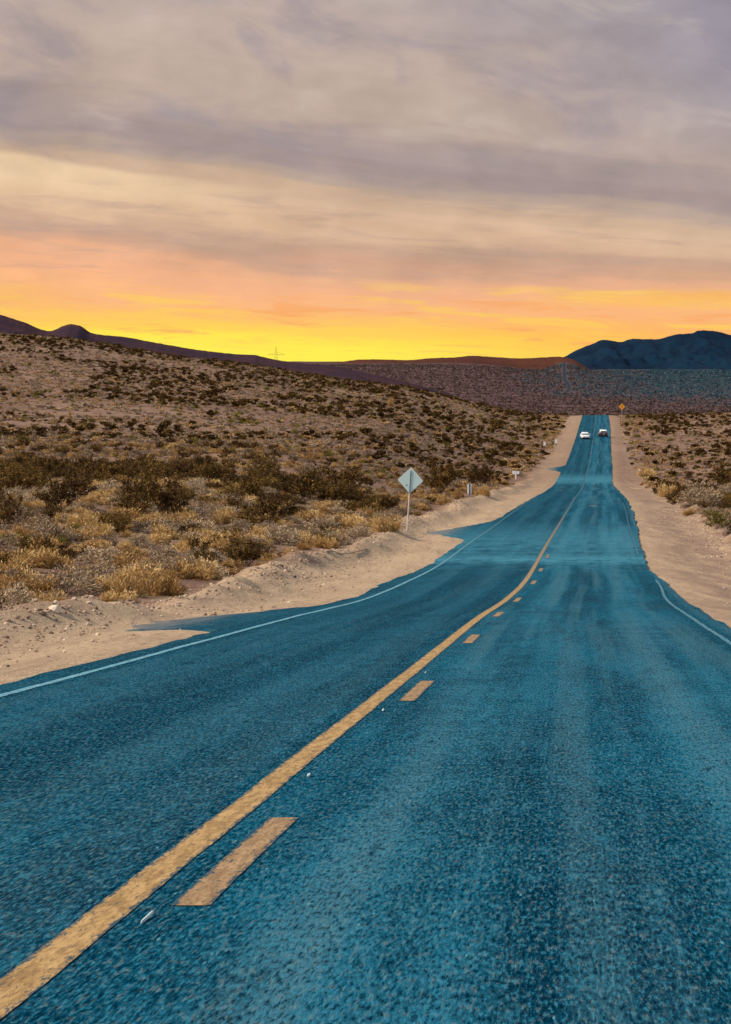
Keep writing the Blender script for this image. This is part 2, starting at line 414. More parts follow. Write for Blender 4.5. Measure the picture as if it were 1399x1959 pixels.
def build_ground():
    rows = [-60, -40, -25, -12, -4]
    y = 1.0
    while y < 9500:
        rows.append(y); y += max(0.30, 0.0075 * y)
    rows.append(9500.0)
    rows = np.array(rows)
    t = np.linspace(-7.55, 7.55, 561)
    s = 3.6 * np.sinh(t)
    Y = np.repeat(rows[:, None], len(s), 1)
    Xo = np.repeat(s[None], len(rows), 0)
    X = roadX(Y) + Xo
    Z = ground(X, Y)
    a = np.abs(Xo)
    nb = fbm(X * 0.35, Y * 0.35, 41, 4)
    sand = (1 - sstep(a + nb * 3.0, 7.2, 9.2)) * (1 - 0.6 * sstep(Y, 90, 420))
    sand = np.maximum(sand, 0.55 * sstep(fbm(X * 0.05, Y * 0.02, 44, 3), 0.12, 0.28) * (1 - sstep(Y, 250, 420)))
    sand = sand * (1 - 0.85 * sstep(Y, 720, 1000))
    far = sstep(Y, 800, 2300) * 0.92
    side = sstep(X / np.maximum(Y, 50), 0.056, 0.120) * sstep(Y, 2100, 3500)  # where the vignetting is tinted into the far right of the plain
    V = np.stack([X, Y, Z], -1).reshape(-1, 3)
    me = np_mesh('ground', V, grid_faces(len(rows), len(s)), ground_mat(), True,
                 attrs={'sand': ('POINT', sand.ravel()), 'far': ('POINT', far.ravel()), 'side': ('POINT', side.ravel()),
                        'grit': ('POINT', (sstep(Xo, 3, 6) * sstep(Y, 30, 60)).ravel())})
    tag(link('ground', me), 'sandy desert ground with pale road shoulders and a brown scrub slope', 'ground', kind='structure')
build_ground()

# ------------------------------------------------------------------ the road
def asphalt_mat():
    m, g, p = principled('blue_asphalt', 1.0, 0.0)
    pos = g.new('ShaderNodeNewGeometry').outputs['Position']
    lat, run = g.attr('lat'), g.attr('run')
    q = g.xyz(lat, run, 0.0)
    base = (0.0018, 0.0460, 0.0872)
    qs = g.xyz(lat, g.m('MULTIPLY', run, 0.15), 0.0)               # wear drawn out along the direction of travel
    n1 = g.noise(g.scale3(q, 0.9, 0.10, 1), 1.0, 5, 0.65, 0.3)
    n2 = g.noise(g.scale3(q, 1.2, 0.5, 1), 1.0, 6, 0.75)
    n3 = g.noise(qs, 44.0, 4, 0.8)
    n4 = g.noise(qs, 10.0, 6, 0.78)
    c = g.mix(g.rng(n1, 0.38, 0.62), base, (0.0050, 0.1229, 0.2144))
    c = g.mix(g.m('MULTIPLY', g.rng(n2, 0.48, 0.74), 0.55), c, (0.0425, 0.1625, 0.2365))
    # pale wheel tracks and dark middles of the two lanes
    def band(c0, wd): return g.rng(g.m('ABSOLUTE', g.m('SUBTRACT', lat, c0)), wd, wd * 0.25)
    tracks = None
    for c0 in (0.95, 2.75, -0.95, -2.65):
        b = band(c0, 0.65); tracks = b if tracks is None else g.m('MAXIMUM', tracks, b)
    c = g.mix(g.m('MULTIPLY', g.m('MULTIPLY', tracks, g.rng(n2, 0.3, 0.6)), 0.62), c, (0.0300, 0.1771, 0.2749))
    dark = g.m('MAXIMUM', g.m('MAXIMUM', g.m('MULTIPLY', band(1.85, 0.75), 0.6), band(-1.75, 0.7)), band(-0.25, 0.6))
    c = g.mix(g.m('MULTIPLY', dark, g.m('MULTIPLY', g.rng(n1, 0.75, 0.35), 0.85)), c, (0.0007, 0.0313, 0.0663))
    c = g.mix(g.rng(lat, 0.1, -0.5, 0.0, 0.52), c, (0.0007, 0.0279, 0.0560))
    c = g.mix(g.rng(lat, 3.0, 3.9, 0.0, 0.45), c, (0.0007, 0.0313, 0.0624))
    stk = g.noise(g.scale3(q, 2.0, 0.022, 1), 1.0, 3, 0.55)
    c = g.mix(g.m('MULTIPLY', g.rng(stk, 0.44, 0.66), g.rng(lat, -0.6, 0.6, 0.18, 0.55)), c, (0.072, 0.185, 0.240))
    c = g.mix(g.m('MULTIPLY', g.rng(stk, 0.54, 0.30), 0.6), c, (0.0007, 0.0292, 0.0592))
    # dust blown across the road in the two dips
    def across(y0, wd, amt):
        d = g.m('SUBTRACT', g.m('ADD', run, g.m('MULTIPLY', g.m('SUBTRACT', n2, 0.5), wd * 1.2)), y0)
        return g.m('MULTIPLY', g.rng(g.m('ABSOLUTE', d), wd, 0.0), amt)
    dust = g.m('MAXIMUM', across(94, 7.0, 1.0), g.m('MAXIMUM', across(345, 30.0, 0.9), across(112, 34.0, 0.65)))
    c = g.mix(g.m('MULTIPLY', dust, g.rng(n2, 0.22, 0.62)), c, (0.0750, 0.2952, 0.4070))
    # sand washed on to the outer edges
    nE = g.noise(g.scale3(q, 3.0, 0.8, 1), 1.0, 5, 0.75)
    er = g.m('MULTIPLY', g.rng(g.m('ADD', g.m('ABSOLUTE', lat), g.m('MULTIPLY', g.m('SUBTRACT', nE, 0.5), 3.0)), 4.4, 6.4), 0.80)
    c = g.mix(er, c, (0.36, 0.29, 0.23))
    # aggregate
    vd = g.noise(qs, 75.0, 2, 0.6)
    c = g.mix(g.m('MULTIPLY', g.rng(vd, 0.52, 0.66), 0.62), c, (0.0350, 0.2362, 0.3520))
    c = g.mix(g.m('MULTIPLY', g.rng(vd, 0.48, 0.34), 0.8), c, (0.0004, 0.0098, 0.0219))
    c = g.mix(g.m('MULTIPLY', g.rng(n4, 0.51, 0.68), 0.65), c, (0.0276, 0.1722, 0.2640))
    c = g.mix(g.m('MULTIPLY', g.rng(n4, 0.48, 0.30), 0.85), c, (0.0005, 0.0210, 0.0467))
    c = g.mix(g.m('MULTIPLY', g.rng(n3, 0.51, 0.66), 0.62), c, (0.1313, 0.2053, 0.2152))
    c = g.mix(g.m('MULTIPLY', g.rng(n3, 0.49, 0.35), 0.8), c, (0.0005, 0.0167, 0.0359))
    vb = g.voro(qs, 60.0, out=1)
    chip = g.m('MULTIPLY', g.m('GREATER_THAN', g.sep(vb)[0], 0.985), g.rng(g.voro(qs, 60.0), 0.42, 0.2))
    c = g.mix(g.m('MULTIPLY', chip, 0.6), c, (0.1301, 0.3544, 0.4400))
    spot = g.m('MULTIPLY', g.m('GREATER_THAN', g.sep(g.voro(g.scale3(q, 1, .16, 1), 0.55, out=1))[0], 0.82), g.rng(g.m('ADD', g.voro(g.scale3(q, 1, .16, 1), 0.55), g.m('MULTIPLY', g.m('SUBTRACT', n2, .5), .3)), 0.20, 0.02))
    c = g.mix(g.m('MULTIPLY', spot, 0.6), c, (0.27, 0.235, 0.23))
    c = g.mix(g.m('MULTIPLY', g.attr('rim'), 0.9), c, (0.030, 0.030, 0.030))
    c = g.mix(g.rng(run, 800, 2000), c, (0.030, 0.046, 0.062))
    g.put(p.inputs['Base Color'], c)
    bump(g, p, g.m('ADD', vd, g.m('MULTIPLY', n3, 1.0)), 0.5, 0.010)
    return m

def flare(Y):
    """How far the old paving reaches out into the left shoulder."""
    Y = np.asarray(Y, float)
    def one(y0, y1, y2, a): return a * sstep(Y, y0, y1) * (1 - sstep(Y, y1, y2)) ** 1.6
    return one(39.0, 42.8, 66, 2.3) + one(62, 72, 92, 0.35) + one(112, 126, 150, 2.5) + one(372, 392, 408, 2.6)

def build_road():
    rows = [-40, -20, -8, -2]; y = 1.0
    while y < 5600: rows.append(y); y += max(0.16, 0.0045 * y)
    rows = np.array(rows)
    n = 25
    k = np.linspace(0, 1, n)
    jag = 0.10 * fbm(rows * 0.5, rows * 0, 51, 3) * 2 + 0.03 * fbm(rows * 0.9, rows * 0, 53, 2) * 2
    jag2 = 0.16 * fbm(rows * 0.22, rows * 0 + 3, 57, 3) * 2 + 0.03 * fbm(rows * 0.6, rows * 0 + 3, 59, 2) * 2
    L = edgeL(rows) - flare(rows) * (1 + 0.5 * fbm(rows * 0.9, rows * 0 + 6, 63, 3)) - 0.04 + jag; Rr = edgeR(rows) + jag2
    lat = L[:, None] + (Rr - L)[:, None] * k[None]
    Y = np.repeat(rows[:, None], n, 1)
    X = roadX(Y) + lat; Z = roadZ(Y) + 0.012 * fbm(lat * 0.5, Y * 0.3, 61, 3)
    # beyond the lines the paving drops with the shoulder, and its rim is a real step
    over = np.clip(np.abs(lat) - 4.1, 0, 3)
    Z = Z - 0.042 * over
    lie = sstep(flare(rows), .06, .3)[:, None] * sstep(-lat, 3.62, 4.3)          # the old paving tongues lie flat on the shoulder
    Z = Z + (ground(X, Y) + 0.008 - Z) * lie
    Z = np.where(np.abs(lat) > 4.5, np.maximum(Z, ground(X, Y) + 0.008), Z)
    top = np.stack([X, Y, Z], -1)
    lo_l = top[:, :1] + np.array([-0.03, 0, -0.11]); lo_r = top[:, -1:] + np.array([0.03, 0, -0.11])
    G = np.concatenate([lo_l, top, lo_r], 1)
    latg = np.concatenate([lat[:, :1], lat, lat[:, -1:]], 1); run = np.repeat(rows[:, None], n + 2, 1)
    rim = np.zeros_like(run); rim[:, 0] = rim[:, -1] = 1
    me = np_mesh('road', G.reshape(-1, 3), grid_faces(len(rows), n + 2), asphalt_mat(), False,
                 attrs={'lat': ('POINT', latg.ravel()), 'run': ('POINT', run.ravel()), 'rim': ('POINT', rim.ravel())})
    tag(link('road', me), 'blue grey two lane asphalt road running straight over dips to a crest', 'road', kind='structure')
build_road()

def paint_mat(name, c1, c2, wear, mid=None, half=.08, gap_c=(0.008, 0.062, 0.105)):
    m, g, p = principled(name, 0.85, 0.2)
    lat, run = g.attr('lat'), g.attr('run')
    q = g.xyz(lat, run, 0.0)
    n1 = g.noise(g.scale3(q, 16, 2.5, 1), 1.0, 6, 0.78); n2 = g.noise(g.scale3(q, 62, 9, 1), 1.0, 4, 0.8)
    c = g.mix(g.rng(n1, 0.40, 0.62), c1, c2)
    c = g.mix(g.m('MULTIPLY', g.rng(n2, 0.53, 0.63), 0.7), c, tuple(v * 0.45 for v in c1))
    c = g.mix(g.m('MULTIPLY', g.rng(n2, 0.42, 0.34), 0.5), c, tuple(min(1, v * 1.35) for v in c2))
    wr = g.m('SUBTRACT', 0.60 - wear, g.rng(run, 45, 230, 0.0, 0.15))
    if mid is not None: wr = g.m('SUBTRACT', wr, g.rng(g.m('ABSOLUTE', g.m('SUBTRACT', lat, mid)), half * .55, half * 1.0, 0.0, 0.16))
    hn = g.noise(g.scale3(q, 34, 8, 1), 1.0, 5, 0.8)
    holes = g.m('MULTIPLY', g.rng(hn, wr, g.m('ADD', wr, 0.07)), 0.9)
    c = g.mix(holes, c, gap_c)
    c = g.mix(g.rng(run, 30, 200, 0.0, 0.97), c, (0.030, 0.105, 0.150))
    c = g.mix(g.rng(lat, 2.0, 3.0, 0.0, 0.5), c, gap_c)
    g.put(p.inputs['Base Color'], c)
    bump(g, p, n2, 0.5, 0.006)
    return m
def stripe(rows, l0, l1, lift, jag, seed):
    rows = np.asarray(rows, float); n = 3
    j0 = jag * fbm(rows * 2.3, rows * 0, seed, 4) * 2; j1 = jag * fbm(rows * 2.1, rows * 0, seed + 9, 4) * 2
    lat = (l0 + j0)[:, None] + ((l1 + j1) - (l0 + j0))[:, None] * np.linspace(0, 1, n)[None]
    Y = np.repeat(rows[:, None], n, 1)
    Z = roadZ(Y) + 0.012 * fbm(lat * 0.5, Y * 0.3, 61, 3) + lift
    return np.stack([roadX(Y) + lat, Y, Z], -1).reshape(-1, 3), grid_faces(len(rows), n), lat.ravel(), Y.ravel()
def rows_between(a, b, k=0.0045, mn=0.08):
    r = [a]
    while r[-1] < b: r.append(r[-1] + max(mn, k * abs(r[-1])))
    r[-1] = b
    return np.array(r)
def build_lines():
    yl = paint_mat('worn_yellow_paint', (0.30, 0.185, 0.075), (0.52, 0.345, 0.15), 0.02, 0.0, .08)
    yd = paint_mat('faded_yellow_paint', (0.26, 0.165, 0.085), (0.42, 0.28, 0.15), 0.035, .278, .073)
    wh = paint_mat('worn_white_paint', (0.10, 0.30, 0.40), (0.20, 0.46, 0.57), 0.07)
    rr = rows_between(1.5, 900)
    V, Fc, la, ru = stripe(rr, -0.08, 0.08, 0.004, 0.005, 71)
    tag(link('centre_line', np_mesh('centre_line', V, Fc, yl, attrs={'lat': ('POINT', la), 'run': ('POINT', ru)})),
        'solid worn yellow line down the middle of the road', 'road marking', kind='structure')
    V, Fc, la, ru = [], [], [], []; o = 0
    for k in range(8):
        a = 9.37 + 12.19 * k
        v, f, l_, r_ = stripe(rows_between(a, a + 3.05), 0.205, 0.352, 0.004, 0.006, 90 + k)
        V.append(v); Fc.append(f + o); la.append(l_); ru.append(r_); o += len(v)
    tag(link('dashed_line', np_mesh('dashed_line', np.concatenate(V), np.concatenate(Fc), yd,
             attrs={'lat': ('POINT', np.concatenate(la)), 'run': ('POINT', np.concatenate(ru))})),
        'row of faded yellow dashes beside the solid centre line', 'road marking', kind='structure')
    V, Fc, la, ru = [], [], [], []; o = 0
    for a, b, c0 in ((1.5, 215, -3.40), (22, 74, 3.84), (98, 185, 3.78)):
        hw_ = 0.048 if c0 < 0 else 0.036
        v, f, l_, r_ = stripe(rows_between(a, b), c0 - hw_, c0 + hw_, 0.004, 0.012, int(200 + a))
        V.append(v); Fc.append(f + o); la.append(l_); ru.append(r_); o += len(v)
    tag(link('edge_line', np_mesh('edge_line', np.concatenate(V), np.concatenate(Fc), wh,
             attrs={'lat': ('POINT', np.concatenate(la)), 'run': ('POINT', np.concatenate(ru))})),
        'thin worn white lines along both edges of the road', 'road marking', kind='structure')
build_lines()

# ------------------------------------------------------------------ far hills and mountain
def rock_mat(name, c1, c2, c3, sc_=0.01):
    m, g, p = principled(name, 0.95, 0.05)
    pos = g.new('ShaderNodeNewGeometry').outputs['Position']
    n1 = g.noise(pos, sc_, 5, 0.65); n2 = g.noise(pos, sc_ * 9, 4, 0.7)
    c = g.mix(g.rng(n1, 0.38, 0.62), c1, c2)
    c = g.mix(g.m('MULTIPLY', g.rng(n2, 0.5, 0.68), 0.6), c, c3)
    g.put(p.inputs['Base Color'], c)
    bump(g, p, n2, 0.6, 4.0)
    return m
def ridge(name, label, pts, Yr, Yf, Yb, mat, base_row, seed, gul=0.22, rough=0.5, step=2.0):
    """A range whose crest stands at distance Yr; its flanks run from Yf to Yb, cut by gullies."""
    pts = np.array(pts, float)
    xs = np.arange(pts[0, 0], pts[-1, 0] + step, step)
    ys = pchip(pts[:, 0], pts[:, 1])(xs) + rough * fbm(xs * 0.13, xs * 0, seed, 4) * 4
    u, e = ray(xs, ys)
    cr = EYE + e * Yr
    bz = EYE + float(ray(0, base_row)[1]) * Yr
    tt = np.concatenate([np.linspace(0, 1, 60), 1 + np.linspace(0, 1, 12)[1:]])
    rows = []
    for t in tt:
        if t <= 1:
            Y = Yf + (Yr - Yf) * t; pr = t ** 1.35
        else:
            Y = Yr + (Yb - Yr) * (t - 1); pr = (2 - t) ** 1.2
        base = np.minimum(bz, cr - 3) - (1 - min(t, 1)) * 25
        X = u * Yr + (u * (Y - Yr)) * 0.8
        m_ = np.abs(fbm(X * 0.012 + 0.6 * t, Y * 0.0022, seed + 3, 4)) * 2
        damp = 4 * pr * (1 - pr) if t <= 1 else 0.0
        h = base + (cr - base) * pr - (cr - base) * gul * 2.4 * damp * (0.5 - np.minimum(m_, 0.5)) \
            + (cr - base) * 0.10 * damp * fbm(X * 0.05, Y * 0.02, seed + 8, 3)
        rows.append(np.stack([X, np.full_like(X, Y), h], -1))
    G = np.stack(rows)
    me = np_mesh(name, G.reshape(-1, 3), grid_faces(len(tt), len(xs)), mat, True)
    return tag(link(name, me), label, 'hills', kind='structure')
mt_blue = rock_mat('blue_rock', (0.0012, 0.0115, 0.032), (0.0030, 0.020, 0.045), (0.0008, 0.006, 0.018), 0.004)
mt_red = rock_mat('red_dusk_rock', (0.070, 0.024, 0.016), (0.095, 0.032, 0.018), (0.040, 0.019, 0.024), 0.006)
mt_left = rock_mat('purple_dusk_rock', (0.036, 0.020, 0.034), (0.060, 0.027, 0.032), (0.018, 0.017, 0.040), 0.02)
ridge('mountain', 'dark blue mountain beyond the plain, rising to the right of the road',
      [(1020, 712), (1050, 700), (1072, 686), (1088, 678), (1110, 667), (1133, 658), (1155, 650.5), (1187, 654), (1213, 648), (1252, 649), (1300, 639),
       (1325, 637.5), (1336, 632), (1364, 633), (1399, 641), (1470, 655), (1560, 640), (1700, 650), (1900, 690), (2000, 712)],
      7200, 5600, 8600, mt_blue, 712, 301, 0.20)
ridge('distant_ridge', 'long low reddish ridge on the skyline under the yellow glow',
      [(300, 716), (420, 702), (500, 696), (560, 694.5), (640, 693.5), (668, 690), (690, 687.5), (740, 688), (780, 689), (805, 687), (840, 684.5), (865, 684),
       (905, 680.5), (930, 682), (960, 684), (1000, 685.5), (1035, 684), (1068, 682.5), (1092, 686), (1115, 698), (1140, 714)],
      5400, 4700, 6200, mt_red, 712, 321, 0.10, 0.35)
ridge('near_ridge', 'purple brown ridge with a rounded knob behind the scrub slope',
      [(-700, 560), (-400, 548), (-150, 572), (0, 602), (45, 616), (95, 633), (108, 630), (120, 624), (136, 620.5), (152, 623), (178, 638), (240, 645),
       (300, 656), (400, 672), (455, 677.5), (485, 679), (505, 683), (525, 688), (560, 693), (640, 702), (740, 722), (860, 752)],
      2500, 1250, 3100, mt_left, 745, 341, 0.10, 0.35)

# ------------------------------------------------------------------ shrubs
def leaf_mat(name, stops, rnd=0.4, transl=0.06):
    m, g, p = principled(name, 0.85, 0.15)
    t = g.attr('tint')
    r_ = g.new('ShaderNodeObjectInfo').outputs['Random']
    f = g.m('ADD', t, g.m('MULTIPLY', g.m('SUBTRACT', r_, 0.5), rnd), clamp=True)
    c = g.ramp(f, stops)
    g.put(p.inputs['Base Color'], c)
    tr = g.new('ShaderNodeBsdfTranslucent'); g.put(tr.inputs[0], c)
    mx = g.new('ShaderNodeMixShader'); mx.inputs[0].default_value = transl
    g.l.new(p.outputs[0], mx.inputs[1]); g.l.new(tr.outputs[0], mx.inputs[2])
    g.l.new(mx.outputs[0], m.node_tree.nodes['Material Output'].inputs[0])
    return m
M_CREO = leaf_mat('creosote_leaf', rnd=.45, stops= [(0.0, (0.030, 0.014, 0.003)), (0.45, (0.098, 0.050, 0.010)), (0.75, (0.185, 0.106, 0.022)), (1.0, (0.30, 0.20, 0.05))])
M_DRY = leaf_mat('dry_straw', [(0.0, (0.15, 0.070, 0.020)), (0.35, (0.38, 0.220, 0.080)), (0.75, (0.62, 0.42, 0.17)), (1.0, (0.78, 0.60, 0.32))])
M_SAGE = leaf_mat('grey_sage_leaf', [(0.0, (0.10, 0.062, 0.042)), (0.40, (0.28, 0.200, 0.135)), (0.75, (0.46, 0.35, 0.22)), (1.0, (0.60, 0.48, 0.32))])
M_GREEN = leaf_mat('yellow_green_leaf', [(0.0, (0.085, 0.075, 0.008)), (0.5, (0.19, 0.165, 0.020)), (1.0, (0.38, 0.31, 0.07))])
M_STEM = flecked('woody_stem', (0.13, 0.085, 0.055), 0.25, 20, 0.9, 0.1)
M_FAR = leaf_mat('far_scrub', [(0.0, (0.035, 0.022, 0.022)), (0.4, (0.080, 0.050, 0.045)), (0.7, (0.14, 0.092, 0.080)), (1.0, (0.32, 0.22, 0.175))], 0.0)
M_FARB = leaf_mat('far_scrub_blue_tinted', [(0.0, (0.010, 0.034, 0.055)), (0.45, (0.030, 0.085, 0.115)), (0.75, (0.065, 0.115, 0.14)), (1.0, (0.24, 0.26, 0.26))], 0.0)  # same far scrub, with the right-hand vignetting tinted in as blue
KMAT = {'creosote': M_CREO, 'dry': M_DRY, 'sage': M_SAGE, 'green': M_GREEN}

def unit(v): return v / np.maximum(np.linalg.norm(v, axis=-1, keepdims=True), 1e-9)
def diamonds(rs, c, axis, ln, wd):
    """Leaf shaped quads: centre c, long axis."""
    n = len(c)
    b = unit(np.cross(axis, unit(rs.normal(size=(n, 3)))))
    ln = np.asarray(ln).reshape(-1, 1); wd = np.asarray(wd).reshape(-1, 1)
    V = np.stack([c - axis * ln, c + b * wd, c + axis * ln, c - b * wd], 1).reshape(-1, 3)
    return V, np.arange(n * 4).reshape(n, 4)
def tubes(segs, r0, r1):
    """Three sided stems from a list of (a, b)."""
    V, Fc = [], []; o = 0
    for a, b in segs:
        d = unit(np.array(b) - np.array(a)); s = unit(np.cross(d, [0.31, 0.77, 0.55])); t = np.cross(d, s)
        for base, rr in ((a, r0), (b, r1)):
            for k in range(3):
                an = k * 2.0944; V.append(np.array(base) + rr * (math.cos(an) * s + math.sin(an) * t))
        for k in range(3): Fc.append((o + k, o + (k + 1) % 3, o + 3 + (k + 1) % 3, o + 3 + k))
        o += 6
    return np.array(V), np.array(Fc)

def bush_shape(kind, seed, lod=1.0):
    """Unit shrub (about 1 tall, 1.3 wide): leaf vertices, quads, tint, stem segments."""
    rs = np.random.RandomState(seed)
    segs = []
    if kind in ('creosote', 'green'):
        ns = 15; C = []; A = []; T = []
        for s in range(ns):
            az = s / ns * 6.283 + rs.uniform(-.3, .3); tilt = rs.uniform(0.12, 0.95)
            if kind == 'green': tilt = rs.uniform(0.2, 1.25)
            d = np.array([math.sin(tilt) * math.cos(az), math.sin(tilt) * math.sin(az), math.cos(tilt)])
            L = rs.uniform(0.72, 1.02) * (1.0 if tilt < 0.7 else 0.88)
            p0 = np.array([math.cos(az), math.sin(az), 0]) * rs.uniform(0.02, 0.08)
            mid = p0 + d * L * 0.5 + np.array([0, 0, 0.05]); end = p0 + d * L
            segs += [(p0, mid), (mid, end)]
            tone = rs.uniform(-0.16, 0.16)
            for b in range(7):
                f = rs.uniform(0.32, 1.0)
                q = (p0 + (mid - p0) * f * 2) if f < .5 else mid + (end - mid) * (f - .5) * 2
                bd = unit(d * 0.7 + rs.normal(size=3) * 0.55 + np.array([0, 0, .35])); bl = rs.uniform(.10, .26)
                e2 = q + bd * bl
                if lod >= 1: segs.append((q, e2))
                n = max(2, int(20 * lod))
                k = rs.uniform(0, 1, (n, 1))
                C.append(q + (e2 - q) * k + rs.normal(size=(n, 3)) * 0.042)
                A.append(unit(rs.normal(size=(n, 3)) + bd)); T.append(0.45 + tone + rs.normal(size=n) * 0.24 + rs.uniform(-.15, .15))
        C, A, T = np.concatenate(C), np.concatenate(A), np.concatenate(T)
        sz = 0.026 / math.sqrt(lod) * rs.uniform(0.7, 1.35, len(C))
        V, Fc = diamonds(rs, C, A, sz * 1.25, sz * 0.72)
    elif kind == 'sage':
        nc = 46; C = []; A = []; T = []
        for s in range(nc):
            az = rs.uniform(0, 6.283); ct = rs.uniform(0.05, 1.0); st_ = math.sqrt(1 - ct * ct)
            d = np.array([st_ * math.cos(az), st_ * math.sin(az), ct])
            c = d * np.array([0.62, 0.62, 0.80]) * rs.uniform(0.62, 1.05)
            if rs.uniform() < .5: segs.append((c * 0.1, c))
            tone = rs.uniform(-0.2, 0.2); n = max(2, int(44 * lod))
            C.append(c + rs.normal(size=(n, 3)) * np.array([.085, .085, .075])); A.append(unit(rs.normal(size=(n, 3)) * 0.6 + d + np.array([0, 0, .4])))
            T.append(0.5 + tone + rs.normal(size=n) * 0.16)
        C, A, T = np.concatenate(C), np.concatenate(A), np.concatenate(T)
        C[:, 2] = np.abs(C[:, 2])
        sz = 0.030 / math.sqrt(lod) * rs.uniform(0.6, 1.4, len(C))
        V, Fc = diamonds(rs, C, A, sz * 1.5, sz * 0.5)
    else:                                                  # dry: dense fans of straw in a dome
        C = []; A = []; T = []; Lg = []
        nb = rs.randint(4, 7)
        for b in range(nb):
            ba = b / nb * 6.283 + rs.uniform(-.4, .4); br = rs.uniform(.12, .42) if b else 0.0
            bc = np.array([math.cos(ba) * br, math.sin(ba) * br, 0]); bh = rs.uniform(.55, .95) * (1 - .35 * br); bw = rs.uniform(.28, .42)
            for s in range(9):
                az = rs.uniform(0, 6.283); ct = rs.uniform(0.10, 1.0); st_ = math.sqrt(1 - ct * ct)
                d = np.array([st_ * math.cos(az), st_ * math.sin(az), ct])
                ext = rs.uniform(0.6, 1.05); n = max(1, int(58 * lod)); tone = rs.uniform(-0.22, 0.22)
                dd = unit(d + rs.normal(size=(n, 3)) * 0.24); k = rs.uniform(0.15, 1.0, (n, 1)) ** 0.6
                C.append(bc + dd * np.array([bw, bw, bh]) * k * ext + rs.normal(size=(n, 3)) * .02)
                A.append(unit(dd + np.array([0, 0, 0.45]) + rs.normal(size=(n, 3)) * .35))
                T.append(0.50 + tone + rs.normal(size=n) * 0.17); Lg.append(rs.uniform(.03, .085, n))
                if s % 4 == 0: segs.append((bc + d * 0.05, bc + d * 0.4))
        C, A, T, Lg = map(np.concatenate, (C, A, T, Lg))
        C[:, 2] = np.abs(C[:, 2])
        V, Fc = diamonds(rs, C, A, Lg / math.sqrt(lod) ** .6, 0.0090 / lod ** .8 * rs.uniform(.7, 1.5, len(C)))
    V[:, 2] = np.maximum(V[:, 2], 0.0)
    return V, Fc, np.clip(T, 0, 1), segs

TPL = {}
def template(kind, k):
    if (kind, k) in TPL: return TPL[kind, k]
    V, Fc, T, segs = bush_shape(kind, 1000 + 37 * k + hash_kind[kind])
    fo = np_mesh(kind + '_foliage', V, Fc, KMAT[kind], attrs={'tint': ('FACE', T)})
    sv, sf = tubes(segs, 0.011, 0.006)
    st_ = np_mesh(kind + '_stems', sv, sf, M_STEM)
    # the same shrub in one mesh, for smaller copies
    one = np_mesh(kind + '_whole', np.concatenate([V, sv]), np.concatenate([Fc, sf + len(V)]), [KMAT[kind], M_STEM],
                  mat_idx=np.r_[np.zeros(len(Fc)), np.ones(len(sf))], attrs={'tint': ('FACE', np.r_[T, np.full(len(sf), .4)])})
    TPL[kind, k] = (fo, st_, one)
    return TPL[kind, k]
hash_kind = {'creosote': 1, 'dry': 2, 'sage': 3, 'green': 4}
NAME = {'creosote': 'creosote_bush', 'dry': 'dry_bush', 'sage': 'sagebrush', 'green': 'green_shrub'}

